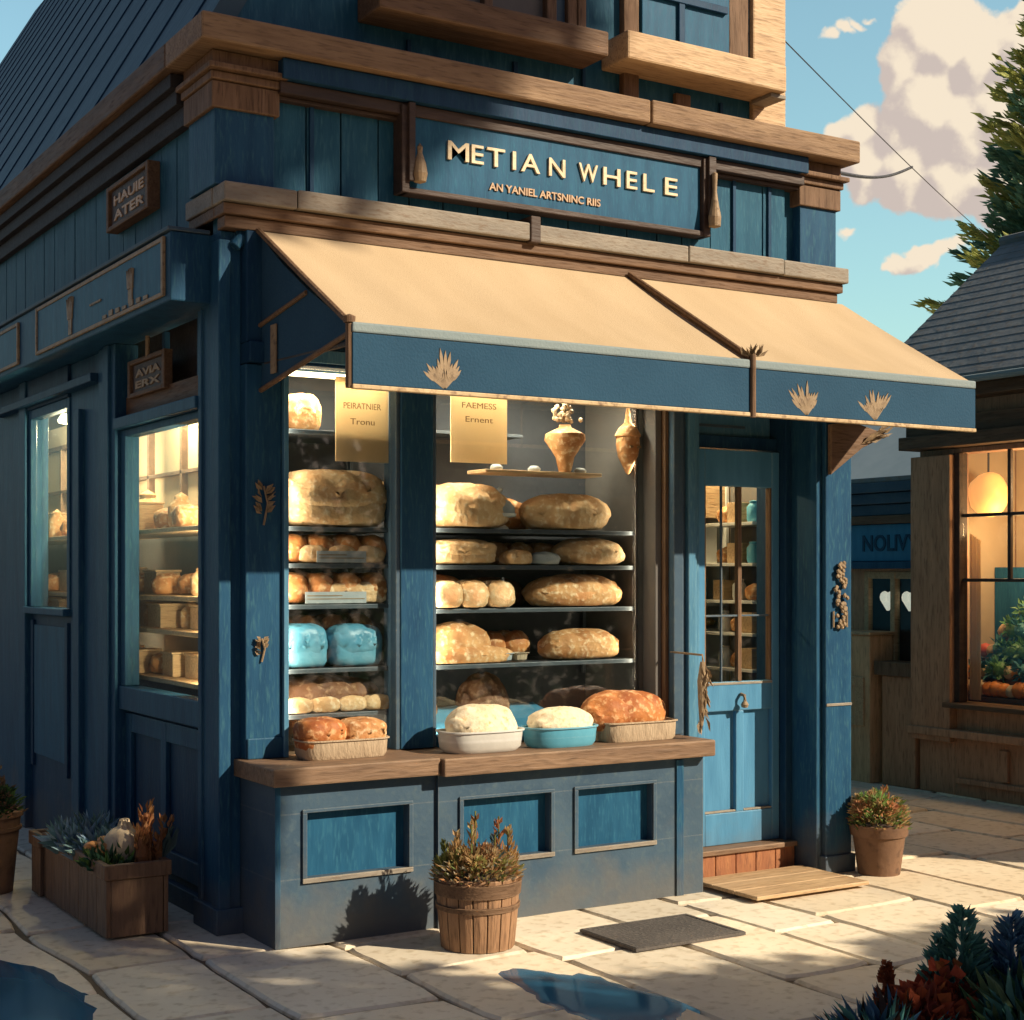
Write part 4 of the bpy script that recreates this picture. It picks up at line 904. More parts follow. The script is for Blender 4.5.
# cabinet behind the door
t = empty('cabinet', (3.35, .8, 0), 'tall pale cabinet with open shelves seen through the door glass', 'cabinet')
mb = MB().box(3.0, 3.02, .62, 1.0, .05, 2.35).box(3.52, 3.54, .62, 1.0, .05, 2.35)
mb.build('side', M['tin_white'], t)
for z in (1.1, 1.32, 1.48, 1.72): MB().box(3.021, 3.519, .62, 1.0, z-.02, z).build('shelf', M['tin_white'], t)
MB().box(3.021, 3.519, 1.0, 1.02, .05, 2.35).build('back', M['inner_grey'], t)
MB().box(3.021, 3.519, .63, .99, 2.0, 2.34).build('upper_door', M['wood_pale'], t, bevel=.004)
t = empty('shelving', (3.43, .36, 1.0), 'pale shelves against the right wall seen through the door glass', 'shelves')
for z in (1.10, 1.31, 1.50, 1.72, 1.96): MB().box(3.30, 3.555, .12, .60, z-.018, z).build('shelf', M['tin_white'], t, bevel=.002)
MB().box(3.545, 3.558, .10, .61, .9, 2.3).build('back', M['inner_grey'], t)
for z, zn in ((1.10, 'lowest'), (1.31, 'second'), (1.50, 'third'), (1.72, 'fourth'), (1.96, 'top')):
    for k, y in enumerate((.18, .31, .44)):
        kk = (k+int(z*100)) % 3; pos = '%s on the %s wall shelf seen through the door glass' % (('nearest the door', 'in the middle', 'farthest from the door')[k], zn)
        if kk == 0: o = MB().blob((3.40, y+.02, z+.045), .07, .055, .055, .14, 2, 3, zmin=-.04, seed=k+z, pw=2.4).build('bread_loaf', M['crust_gold'], loc=(3.40, y, z), smooth=True); tag(o, 'golden loaf '+pos, 'bread', 'goods on the wall shelves behind the door')
        elif kk == 1: o = MB().lathe([(.035, 0), (.042, .02), (.042, .09), (.025, .11), (.028, .125), (0, .13)], (3.38, y+.02, z), 14).build('jar', M['tin_white' if k else 'tin_blue'], loc=(3.38, y, z), smooth=True, autosm=40); tag(o, ('white jar ' if k else 'blue jar ')+pos, 'jar', 'goods on the wall shelves behind the door')
        else: o = MB().box(3.33, 3.45, y-.02, y+.075, z+.001, z+.12).build('carton', M['wood_pale'], loc=(3.39, y, z), bevel=.003); tag(o, 'tan carton '+pos, 'box', 'goods on the wall shelves behind the door')
loaf(3.05, 3.27, 1.485, .10, 'crust_gold', 'golden loaf on the cabinet shelf seen through the door glass', .72, .08)
loaf(3.30, 3.50, 1.325, .09, 'crust_gold', 'small loaf on the lower cabinet shelf seen through the door', .72, .08)
tag(MB().box(3.06, 3.25, .66, .85, 1.722, 1.90).build('carton', M['wood_pale'], loc=(3.15, .7, 1.72), bevel=.004), 'tan carton on the upper cabinet shelf behind the door glass', 'box')
tag(MB().box(3.32, 3.48, .66, .85, 1.722, 1.95).build('carton', M['tin_white'], loc=(3.4, .7, 1.72), bevel=.004), 'white carton on the upper cabinet shelf behind the door glass', 'box')
tag(MB().lathe([(.05, 0), (.055, .02), (.055, .14), (.03, .17), (0, .172)], (3.40, .74, 1.482), 16).build('jar', M['tin_blue'], loc=(3.4, .74, 1.482), smooth=True), 'blue jar on the cabinet shelf seen through the door glass', 'jar')

def campos(px, depth):
    Fv = Vector((.5241, .8517, 0)); Rv = Vector((.8517, -.5241, 0))
    return Vector((-2.542, -6.714, 0))+Fv*depth+Rv*((px-512)/FPX*depth)
# ================================================================ things on the pavement
def leafcol(base, v=.3):
    s = random.uniform(1-v, 1+v); return (base[0]*s*random.uniform(.9, 1.1), base[1]*s, base[2]*s*random.uniform(.9, 1.1))
def tuft(mb, c, r, h, n, cols, l=.09, wd=.02, spread=.8, up=1.0):
    for k in range(n):
        a = random.random()*2*math.pi; rr = r*math.sqrt(random.random())
        p = Vector((c[0]+math.cos(a)*rr, c[1]+math.sin(a)*rr, c[2]+h*random.random()*(1-.6*(rr/r)**2)))
        d = Vector((math.cos(a)*spread*rr/r+random.uniform(-.4, .4), math.sin(a)*spread*rr/r+random.uniform(-.4, .4), up*random.uniform(.5, 1.2)))
        mb.leaf(p, d, l*random.uniform(.6, 1.2), wd*random.uniform(.7, 1.3), leafcol(random.choice(cols)))
OCH, OLV, GRN, DKG, RST, BLG, CRM = (.5, .33, .15), (.26, .27, .08), (.10, .18, .05), (.04, .085, .04), (.32, .10, .035), (.10, .17, .19), (.62, .55, .42)
def pot(name, label, cat, c, r0, r1, h, matn, bands, plabel, cols, ph, tall, n=700):
    t = empty(name, c, label, cat)
    if matn == 'barrel':
        mb = MB(); ns = 17
        for k in range(ns):
            t0, t1 = 2*math.pi*(k+.04)/ns, 2*math.pi*(k+.96)/ns; tm = (t0+t1)/2; vs = []
            for z_, rr_ in ((0, r0), (h*.5, r0+(r1-r0)*.62), (h, r1)):
                for tt, e_ in ((t0, 0), (tm, .003), (t1, 0)): vs.append((c[0]+math.cos(tt)*(rr_+e_), c[1]+math.sin(tt)*(rr_+e_), z_))
                for tt in (t1, t0): vs.append((c[0]+math.cos(tt)*(rr_-.02), c[1]+math.sin(tt)*(rr_-.02), z_))
            mb.add(vs, [(i*5+a, i*5+(a+1) % 5, (i+1)*5+(a+1) % 5, (i+1)*5+a) for i in range(2) for a in range(5)]+[(4, 3, 2, 1, 0), (10, 11, 12, 13, 14)])
        mb.build('body', M['barrel'], t, bevel=.003)
    else: MB().lathe([(r0, 0), (r0+(r1-r0)*.5, h*.5), (r1, h*.93), (r1+.012, h*.94), (r1+.012, h), (r1-.012, h), (r1-.014, h-.03), (0, h-.032)], c, 32).build('body', M[matn], t, smooth=True, autosm=30)
    for z0, z1 in bands:
        ra = r0+(r1-r0)*z0/h; rb = r0+(r1-r0)*z1/h
        MB().lathe([(ra-.002, z0), (ra+.013, z0+.004), (rb+.013, z1-.004), (rb-.002, z1)], c, 32).build('band', M['wood' if matn == 'barrel' else matn], t, smooth=True, autosm=30)
    MB().lathe([(r1-.014, h-.028), (r1*.6, h-.012), (0, h-.005)][::1], c, 20).build('soil', M['soil'], t)
    mb = MB(); top = (c[0], c[1], h-.02)
    tuft(mb, top, r1*1.0, ph, n, cols, .045, .013, 1.1, .55)
    for k in range(30):   # rounded flower heads crowd the top
        a = random.random()*6.28; rr = r1*.85*math.sqrt(random.random()); q_ = random.uniform(.022, .04); cc = random.choice(cols)
        cx_, cy_, cz_ = top[0]+math.cos(a)*rr, top[1]+math.sin(a)*rr, h+ph*random.uniform(.35, .85)*(1-.5*(rr/r1)**2)
        for j_ in range(46):
            d = Vector((random.gauss(0, 1), random.gauss(0, 1), random.gauss(0, 1)+.3)).normalized(); mb.leaf((cx_+d.x*q_*.6, cy_+d.y*q_*.6, cz_+d.z*q_*.6), d+Vector((0, 0, .3)), q_*.9, .013, leafcol(cc))
    for dx, dy, hh, col in tall:
        for k in range(26):
            z = h+hh*random.random()*.95; a = random.random()*6.3; tp = 1-(z-h)/hh
            mb.leaf((c[0]+dx+math.cos(a)*.02*tp, c[1]+dy+math.sin(a)*.02*tp, z), (math.cos(a)*.5, math.sin(a)*.5, 1), .06*(.5+tp), .018, leafcol(col))
        mb.tube([(c[0]+dx, c[1]+dy, h-.02), (c[0]+dx, c[1]+dy, h+hh)], .004, 5, leafcol(OLV))
    o = mb.build('plant', M['plant'], loc=top); tag(o, plabel, 'plant')
    return t
pot('barrel_planter', 'round wooden barrel planter with hoops standing before the bread window', 'planter', (.905, -.82, .0), .162, .186, .315, 'barrel', [(.17, .20), (.235, .30)],
    'ochre and olive dried plant growing in the wooden barrel', [(.62, .42, .2), (.62, .42, .2), (.40, .38, .13), (.2, .26, .09), (.55, .3, .15), CRM, (.5, .36, .2)], .14, [(-.12, -.02, .20, OCH), (-.06, -.05, .25, OCH), (.0, .02, .28, (.5, .25, .12)), (.06, -.05, .18, BLG), (.11, 0, .25, (.45, .2, .1)), (.14, -.03, .2, OCH), (-.15, .03, .15, OLV)])
pot('clay_pot', 'brown clay pot standing against the pilaster right of the door', 'pot', (3.63, -.56, .0), .115, .150, .275, 'terracotta', [(.21, .262)],
    'rusty and green bushy plant in the clay pot by the door', [(.62, .3, .15), (.6, .42, .2), (.62, .42, .2), (.2, .3, .1), OLV, (.28, .42, .12)], .20, [(-.05, 0, .16, OCH), (.04, 0, .2, (.5, .22, .1)), (.09, -.02, .1, GRN)], 650)
pot('clay_pot', 'tall brown pot at the far left against the side wall', 'pot', (-.69, 1.52, .0), .13, .17, .42, 'terracotta', [(.32, .345), (.39, .41)],
    'dark green spiky plant in the tall pot at the far left', [DKG, GRN, DKG, (.2, .12, .08)], .17, [(-.05, 0, .25, DKG), (.06, 0, .22, (.2, .12, .08)), (.02, -.05, .26, GRN)], 600)
def crate(x0, x1, y0, y1, h, label):
    t = empty('planter_box', ((x0+x1)/2, (y0+y1)/2, 0), label, 'planter')
    th = .022; lip = .075; mb = MB()
    # board walls
    def side(ax, a0, a1, q0, q1, z0, z1, n):
        for i in range(n):
            u0 = a0+(a1-a0)*i/n; u1 = a0+(a1-a0)*(i+1)/n-.003
            if ax == 0: mb.box(u0, u1, q0, q1, z0, z1)
            else: mb.box(q0, q1, u0, u1, z0, z1)
    side(1, y0+.002, y1-.002, x0, x0+th, .01, h-lip, 7); side(1, y0+.002, y1-.002, x1-th, x1, .01, h-lip, 7)
    side(0, x0+th+.001, x1-th-.001, y0, y0+th, .01, h-lip, 1); side(0, x0+th+.001, x1-th-.001, y1-th, y1, .01, h-lip, 3)
    mb.build('body', M['crate_wood'], t, bevel=.004)
    e = .012
    MB().box(x0-e, x1+e, y0-e, y0+th, h-lip+.002, h-.004).box(x0-e, x1+e, y1-th, y1+e, h-lip+.002, h-.004).box(x0-e, x0+th, y0+th+.001, y1-th-.001, h-lip+.002, h-.004).box(x1-th, x1+e, y0+th+.001, y1-th-.001, h-lip+.002, h-.004).build('lip', M['crate_wood'], t, bevel=.006)
    MB().box(x0+th, x1-th, y0+th, y1-th, .02, h-.06).build('soil', M['soil'], t)
    return t
crate(-.485, -.195, .115, 1.16, .345, 'long brown wooden planter box with lip beside the side wall')
crate(-.50, -.22, 1.20, 1.37, .33, 'shorter brown wooden planter box hidden behind the long one')
ctr = Vector((-.34, .5, .28))
mb = MB()
for (cx, cy, s) in ((-.42, 1.0, 1.1), (-.30, .9, 1.2), (-.41, .75, 1.15), (-.28, .62, 1.2), (-.36, .82, 1.3), (-.44, .88, 1.0), (-.40, .60, 1.)):
    for k in range(90):
        a = random.random()*6.28; e = random.uniform(.2, 1.3)
        mb.leaf((cx, cy, .29), (math.cos(a)*math.cos(e), math.sin(a)*math.cos(e), math.sin(e)), .17*s*random.uniform(.6, 1), .045, leafcol(random.choice([(.22, .34, .42), (.36, .50, .58), (.16, .28, .27)])))
tag(mb.build('succulent', M['plant'], loc=(-.36, .68, .28)), 'clump of pale blue green pointed leaves in the long planter box', 'plant')
mb = MB(); tuft(mb, (-.37, .36, .28), .13, .08, 260, [DKG, GRN, (.05, .12, .07)], .08, .025)
tag(mb.build('leafy_plant', M['plant'], loc=(-.37, .36, .28)), 'low dark green leaves at the front of the long planter box', 'plant')
mb = MB()
for k in range(7): mb.blob((-.42+random.uniform(-.05, .04), .42+random.uniform(-.08, .08), .37+random.uniform(-.02, .02)), .035, .04, .022, .1, 2, 2, col=(.62, .27, .08), seed=k)
tag(mb.build('orange_blossoms', M['fruit'], loc=(-.42, .42, .33), smooth=True), 'cluster of orange blossoms on the long planter box edge', 'flowers')
mb = MB().lathe([(.03, .0), (.085, .05), (.10, .11), (.09, .155), (.06, .185), (.03, .20), (.018, .235), (0, .24)], (-.325, .36, .27), 24)
for v in mb.v:
    a_ = math.atan2(v.y-.36, v.x+.325); v.x += .006*math.cos(8*a_)*math.cos(a_); v.y += .006*math.cos(8*a_)*math.sin(a_)
tag(mb.build('gourd', M['beard'], loc=(-.315, .34, .27), smooth=True), 'cream pear shaped gourd standing in the long planter box', 'gourd')
for (x, y, h, lean, lb) in ((-.262, .26, .27, .01, 'tallest rusty brown dried stalk in the long planter box'), (-.225, .22, .20, .05, 'shorter rusty brown dried stalk right of the tallest in the planter box'), (-.285, .20, .17, -.01, 'shortest rusty stalk at the front of the planter box')):
    mb = MB().tube([(x, y, .27), (x+lean*.5, y, .27+h*.5), (x+lean, y, .27+h)], [.022, .034, .012], 9, (.42, .18, .075))
    for k in range(60):
        z = .3+h*random.random(); a = random.random()*6.28
        mb.leaf((x+lean*(z-.27)/h+math.cos(a)*.02, y+math.sin(a)*.02, z), (math.cos(a)*.4, math.sin(a)*.4, 1), .05, .016, leafcol((.45, .2, .08)))
    tag(mb.build('dried_stalk', M['plant'], loc=(x, y, .27)), lb, 'plant', 'dried stalks in the planter box')
mb = MB()
for k in range(12): mb.leaf((-.20, .19, .33), (random.uniform(.1, .5), random.uniform(-.3, .3), 1), .17, .03, leafcol((.1, .16, .16)))
tag(mb.build('blue_leaf', M['plant'], loc=(-.20, .19, .3)), 'slim blue grey leaves at the right end of the planter box', 'plant')
# mat, plank step
mb = MB().box(1.42, 2.04, -1.31, -.87, .004, .018).box(1.425, 2.035, -1.305, -1.285, .0182, .021).box(1.425, 2.035, -.895, -.875, .0182, .021).box(1.425, 1.445, -1.284, -.896, .0182, .021).box(2.015, 2.035, -1.284, -.896, .0182, .021)
tag(mb.build('rubber_mat', M['rubber'], loc=(1.7, -1.1, .0), bevel=.002), 'dark grey rectangular mat lying on the paving before the window', 'mat')
t = empty('plank_step', (2.9, -.6, 0), 'low pale wooden plank platform in front of the teal door', 'step')
mb = MB()
for k in range(3): mb.box(2.52, 3.29, -.83+k*.178, -.83+(k+1)*.178-.004, .018, .038)
mb.build('plank', M['wood_pale'], t, bevel=.004)
# foreground bushes in the lower right corner
def bush(name, c, parts, label, cat='shrub'):
    mb = MB()
    for (dx, dy, r, h, n, cols, l, wd, sp, up) in parts: tuft(mb, (c[0]+dx, c[1]+dy, c[2]), r, h, n, cols, l, wd, sp, up)
    return tag(mb.build(name, M['plant'], loc=c), label, cat)
def spire(mb, x, y, z0, h, r, col, n=130):
    mb.tube([(x, y, z0), (x, y, z0+h)], .006, 5, col)
    for k in range(n):
        u = random.random(); a = random.random()*6.28; rr = r*(1-u)**.8
        mb.leaf((x+math.cos(a)*rr*.4, y+math.sin(a)*rr*.4, z0+h*u), (math.cos(a), math.sin(a), .9), .35*r+rr*.9, .025, leafcol(col))
TEAL, DRED, NAVY = (.11, .30, .28), (.55, .12, .055), (.08, .19, .33)
fx, fy = 1.45, -3.05
mb = MB(); spire(mb, 1.66, -2.93, 0, .46, .13, TEAL, 260); spire(mb, 1.60, -2.88, .0, .36, .10, TEAL, 160); spire(mb, 1.74, -2.92, .0, .34, .10, TEAL, 160); spire(mb, 1.81, -3.02, 0, .44, .13, NAVY, 220)
tag(mb.build('spiky_shrub', M['plant'], loc=(1.66, -2.93, 0)), 'dark teal spiky shrub at the lower right corner', 'shrub')
mb = MB(); spire(mb, 1.36, -2.86, 0, .30, .06, (.26, .07, .03), 160)
tuft(mb, (1.42, -2.98, .0), .17, .23, 520, [DRED, DRED, (.3, .08, .03), (.35, .07, .04)], .06, .05, .6, .6); tuft(mb, (1.56, -2.96, .0), .13, .29, 420, [DRED, (.4, .14, .05), (.35, .07, .04)], .06, .05, .6, .6)
tag(mb.build('red_shrub', M['plant'], loc=(1.45, -2.96, 0)), 'dark red leafy shrub between the teal shrubs in the foreground', 'shrub')
mb = MB(); tuft(mb, (1.24, -2.98, 0), .15, .13, 600, [NAVY, TEAL, (.08, .05, .04)], .14, .02, 1.0, 1.0)
tag(mb.build('low_shrub', M['plant'], loc=(1.24, -2.98, 0)), 'low dark blue tuft left of the red shrub in the foreground', 'shrub')
mb = MB(); tuft(mb, (1.74, -3.22, 0), .22, .24, 600, [(.13, .26, .11), (.15, .25, .12), TEAL], .14, .035, .9, 1.0)
tag(mb.build('green_shrub', M['plant'], loc=(1.74, -3.22, 0)), 'dark green broad leafed shrub cut by the right frame edge', 'shrub')

# ================================================================ brown shop across the lane (faces -X)
Q = empty('brown_shop', (6.3, 1.65, 0), 'dark brown timber shop with grey gabled roof and large lit window', 'building')
q = lambda n, m_, mb, b=.006, **k: mb.build(n, M[m_], k.get('parent', Q), bevel=b)
mb = MB().box(6.3, 6.45, 1.32, 1.67, 0, 2.6).box(6.3, 6.45, -3.2, -.9, 0, 2.6).box(6.3, 6.45, -.899, 1.319, 0, .66).box(6.3, 6.45, -.899, 1.319, 2.56, 2.6)
mb.box(6.451, 9.2, 1.52, 1.67, 0, 2.9).box(9.21, 9.35, -3.2, 1.67, 0, 2.9).box(6.451, 9.2, -3.2, -3.05, 0, 2.9).box(6.3, 6.45, -3.2, 1.67, 2.84, 3.2)
q('wall', 'brown_shop', mb)
mb = MB().box(6.22, 6.3, 1.30, 1.69, .40, 2.55).box(6.20, 6.299, -3.2, 1.72, .44, .50).box(6.255, 6.299, -3.2, 1.28, .10, .14)
for y in (-2.2, -1.2, -.2, .8): mb.box(6.265, 6.299, y, y+.08, .15, .38)
q('trim', 'brown_shop', mb)
mb = MB().box(6.14, 6.45, -3.2, 1.74, 2.602, 2.70).box(6.20, 6.45, -3.2, 1.72, 2.702, 2.84).box(6.10, 6.299, -3.2, 1.78, 2.95, 3.04)
q('beam', 'wood_y', mb)
q('window_sill', 'wood_y', MB().box(6.18, 6.45, -.9, 1.34, .662, .70))
wf = q('window_frame', 'wood_dark', MB().box(6.27, 6.36, 1.25, 1.319, .70, 2.56).box(6.27, 6.36, -.1, -.05, .70, 2.56).box(6.30, 6.33, .80, .83, 1.62, 2.56).box(6.30, 6.33, .2, .23, 1.62, 2.56).box(6.30, 6.335, -.049, 1.249, 2.08, 2.105).box(6.299, 6.336, -.049, 1.249, 1.60, 1.625))
MB().box(6.312, 6.316, -.9, 1.249, .70, 2.56).build('window_glass', M['glass'], wf)
mb = MB().prism([(5.98, 3.09), (7.65, 4.42), (9.35, 3.06), (9.35, 3.0), (7.65, 4.32), (5.98, 3.03)], 1, -3.3, 2.0)
RQ = mb.build('roof', M['roof_grey'], Q)
mb = MB()
for k in range(18):   # shingle courses
    u = k/18; x = 5.985+1.665*u; z = 3.093+1.33*u; x2 = 5.985+1.665*(u+1/18); z2 = 3.093+1.33*(u+1/18)
    mb.add([(x, -3.31, z+.008), (x, 2.01, z+.008), (x2, 2.01, z2+.003), (x2, -3.31, z2+.003), (x, -3.31, z-.005), (x, 2.01, z-.005)], [(0, 3, 2, 1), (0, 1, 5, 4)])
mb.build('shingle', M['roof_grey'], RQ)
q('gutter', 'canvas_edge', MB().tube([(5.96, -3.3, 3.05), (5.96, 2.02, 3.05)], .028, 8), 0)
q('ridge', 'roof_grey', MB().tube([(7.65, -3.3, 4.43), (7.65, 2.03, 4.43)], .05, 8), 0)
q('gable_wall', 'brown_shop', MB().prism([(6.2, 2.9), (9.2, 2.9), (9.2, 3.05), (7.65, 4.25), (6.2, 3.1)], 1, 1.55, 1.67), 0)
q('interior_wall', 'cream_wall', MB().box(7.2, 7.25, -1.5, 1.51, .05, 2.8).box(6.46, 7.2, -1.5, 1.51, 2.7, 2.78).box(6.46, 7.19, 1.512, 1.519, .67, 2.7), 0)
q('interior_floor', 'floor_wood', MB().box(6.46, 7.19, -1.5, 1.51, .5, .66), 0)
q('inner_screen', 'panel_blue', MB().box(6.95, 6.98, -1.4, 1.505, .67, 1.71), 0)
mb = MB()
for k in range(6):
    y = 1.24-k*.018; mb.add([(6.37+.015*(k % 2), y, 1.96-.01*k), (6.37+.015*((k+1) % 2), y-.018, 1.95-.01*k), (6.37+.015*((k+1) % 2), y-.018, .72), (6.37+.015*(k % 2), y, .72)], [(0, 1, 2, 3)])
o = q('curtain', 'curtain', mb, 0); sm = o.modifiers.new('s', 'SOLIDIFY'); sm.thickness = .006
t = empty('globe_lamp', (6.62, 1.28, 2.2), 'orange glowing globe lamp in the brown shop window', 'lamp')
MB().blob((6.62, 1.28, 2.26), .15, .15, .17, .06, 1.5, 3).build('globe', M['lamp_soft'], t, smooth=True)
MB().tube([(6.62, 1.28, 2.42), (6.62, 1.28, 2.7)], .008, 6).build('cord', M['iron'], t)
lamp(6.62, 1.05, 1.95, 14, (1, .6, .28), .12, t); lamp(6.6, .5, 2.3, 26, (1, .62, .3), .12, t)
rnd = random.Random(21)
t = empty('produce_stand', (6.7, .6, .66), 'tiered display table heaped with produce in the brown shop window', 'table')
P('tier', 'wood_y', MB().box(6.46, 6.94, -.3, 1.50, .70, .74).box(6.55, 6.94, -.1, 1.48, .741, .868).box(6.63, 6.94, .0, 1.40, .869, 1.018).box(6.71, 6.94, .1, 1.28, 1.019, 1.168).box(6.79, 6.94, .2, 1.14, 1.169, 1.308), .004, t, split=True)
cols = {'orange fruit': (.75, .25, .05), 'blue green leaf ball': (.08, .26, .28), 'red fruit': (.62, .10, .05), 'cream squash': (.65, .5, .3), 'green leaf ball': (.12, .28, .1)}
tiers = [(6.50, .70, 1.49, .742, 'front', 11), (6.58, .70, 1.46, .87, 'second', 10), (6.66, .70, 1.38, 1.02, 'third', 9), (6.74, .70, 1.26, 1.17, 'fourth', 7), (6.81, .70, 1.12, 1.31, 'top', 5)]
for (x, ya, yb, z, tn, n) in tiers:
    for i in range(n):
        kn = rnd.choice(['orange fruit', 'orange fruit', 'red fruit', 'cream squash'] if tn == 'front' else ['orange fruit', 'red fruit', 'cream squash', 'cream squash', 'blue green cabbage', 'green cabbage'])
        y = yb-(yb-ya)*(i+.5)/n; r = rnd.uniform(.05, .066)
        lb = '%s, %s from the left on the %s tier in the brown shop window' % (kn, ORD[i], tn)
        lf = 'cabbage' in kn; r *= 1.15 if lf else 1
        cc = cols[kn.replace('cabbage', 'leaf ball')]
        mb = MB().blob((x, y, z+r*.95), r, r, r, .12, 2.5, 2, col=cc, seed=i)
        if lf:
            for k in range(34):
                d = Vector((rnd.gauss(0, 1), rnd.gauss(0, 1), rnd.gauss(0, 1)+.4)).normalized(); mb.leaf((x+d.x*r*.9, y+d.y*r*.9, z+r+d.z*r*.9), d, .07, .035, leafcol(cc))
        nm = {'orange fruit': 'orange_fruit', 'red fruit': 'red_fruit', 'cream squash': 'squash'}.get(kn, 'cabbage')
        o = mb.build(nm, M['fruit'], loc=(x, y, z), smooth=not lf); tag(o, lb, {'squash': 'squash', 'cabbage': 'cabbage'}.get(nm, 'fruit'), 'produce in the brown shop window')
tag(MB().lathe([(.10, 0), (.16, .05), (.16, .10), (.11, .12), (.12, .20), (.08, .23), (.06, .30), (0, .33)], (6.885, .86, 1.31), 20).build('tiered_cake', M['tag_grey'], loc=(6.885, .86, 1.31), smooth=True, autosm=40), 'pale grey tiered cake at the top of the produce display', 'cake')

# ================================================================ blue signed low shop beyond
Q2 = empty('low_shop', (6.5, 2.5, 0), 'low shop with blue name band and grey cornice beyond the brown shop', 'building')
q2 = lambda n, m_, mb, b=.006, parent=None: mb.build(n, M[m_], parent or Q2, bevel=b)
q2('wall', 'brown_shop', MB().box(6.5, 6.6, 1.69, 1.80, 0, 2.38).box(6.5, 6.6, 2.47, 5.2, 0, 2.38).box(6.5, 6.6, 1.801, 2.469, 1.68, 2.38).box(6.601, 8.8, 5.0, 5.2, 0, 2.38).box(6.601, 8.8, 1.69, 1.8, 0, 2.38).box(8.801, 8.9, 1.69, 5.2, 0, 2.38))
q2('cornice', 'grey_blue', MB().box(6.34, 6.62, 1.74, 5.3, 2.31, 2.39).box(6.38, 6.60, 1.74, 5.25, 2.22, 2.305).box(6.42, 6.60, 1.74, 5.25, 2.13, 2.215))
q2('lower_moulding', 'wood_y', MB().box(6.40, 6.60, 1.74, 5.25, 2.06, 2.127))
q2('roof', 'roof_grey', MB().box(6.35, 9.0, 1.7, 5.3, 2.392, 2.43))
q2('sign_band', 'sign_blue', MB().box(6.44, 6.499, 1.70, 5.2, 1.76, 2.058))
o = text('NOLIVY', 0, 0, 0, .13, M['canvas_blue'], Q2, .004, 1, .003, axis='side', name='lettering')
ys = [v.co.y for v in o.data.vertices]; a, b = min(ys), max(ys); mn = min(v.co.x for v in o.data.vertices); mz = min(v.co.z for v in o.data.vertices)
for v in o.data.vertices: v.co.y = (v.co.y-a)/(b-a)*.6-.68; v.co.x = v.co.x-mn-.068; v.co.z = v.co.z-mz+1.84
q2('sign_ledge', 'blue', MB().box(6.40, 6.499, 1.70, 5.2, 1.70, 1.757))
dd = q2('double_door', 'wood_pale', MB().box(6.5, 6.55, 1.801, 1.85, 0, 1.679).box(6.5, 6.55, 2.42, 2.469, 0, 1.679).box(6.49, 6.55, 2.12, 2.17, 0, 1.679).box(6.50, 6.55, 1.851, 2.119, 0, .85).box(6.50, 6.55, 2.171, 2.419, 0, .85).box(6.50, 6.55, 1.851, 2.419, 1.62, 1.678))
MB().box(6.525, 6.53, 1.851, 2.119, .85, 1.62).box(6.525, 6.53, 2.171, 2.419, .85, 1.62).build('door_glass', M['glass_old'], dd)
q2('interior', 'inner', MB().box(6.9, 6.95, 1.81, 4.9, 0, 2.2), 0)
for y in (2.05, 2.29):
    t = empty('wall_light', (6.59, y, 1.38), 'pale heart shaped glow behind the %s leaf of the far double door' % ('right' if y < 2.1 else 'left'), 'lamp', 'heart lamps behind the far door')
    mb = MB()
    for s in (-1, 1): mb.blob((6.59, y+s*.035, 1.47), .03, .05, .05, .04, 1, 2)
    mb.prism([(y-.075, 1.45), (y+.075, 1.45), (y, 1.36)], 0, 6.575, 6.605)
    mb.build('shade', M['lamp_heart'], t)
t = empty('street_cupboard', (6.32, 2.36, 0), 'tan panelled wooden cupboard standing against the low shop', 'cupboard')
MB().box(6.22, 6.47, 2.12, 2.60, .0, 1.17).build('body', M['cupboard'], t, bevel=.008)
MB().box(6.205, 6.219, 2.18, 2.27, .45, .84).box(6.205, 6.219, 2.45, 2.54, .45, .84).box(6.204, 6.219, 2.271, 2.449, .45, .52).box(6.204, 6.219, 2.271, 2.449, .77, .84).build('panel_moulding', M['wood_pale'], t, bevel=.004)
MB().box(6.20, 6.49, 2.10, 2.62, 1.172, 1.20).build('top', M['wood_pale'], t, bevel=.006)
MB().box(6.212, 6.219, 2.33, 2.40, 1.0, 1.02).build('slot', M['wood_dark'], t)
t = empty('street_cupboard', (6.32, 1.9, 0), 'low brown wooden counter between the cupboard and the brown shop', 'counter')
MB().box(6.28, 6.47, 1.70, 2.05, .0, .86).build('body', M['brown_shop'], t, bevel=.008)
MB().box(6.24, 6.49, 1.68, 2.10, .862, .97).build('top', M['wood_v'], t, bevel=.006)
# pale gable far off, a small roof behind the upper storey
p = campos(985, 32); t = empty('distant_house', (p.x, p.y, 0), 'pale blue grey gabled house far beyond the low shop', 'building')
MB().prism([(p.x-3, 0), (p.x+3, 0), (p.x+3, 2.9), (p.x, 5.0), (p.x-3, 2.9)], 1, p.y, p.y+6).build('wall', M['far_blue'], t)
MB().prism([(p.x-3.3, 2.72), (p.x, 5.03), (p.x+3.3, 2.72), (p.x+3.3, 2.84), (p.x, 5.18), (p.x-3.3, 2.84)], 1, p.y-.2, p.y+6.2).build('roof', M['far_blue'], t)
t = MB().prism([(3.46, 4.2), (4.0, 4.17), (3.6, 4.55), (3.46, 4.62)], 1, .9, 1.6).build('dormer', M['grey_blue'], B)

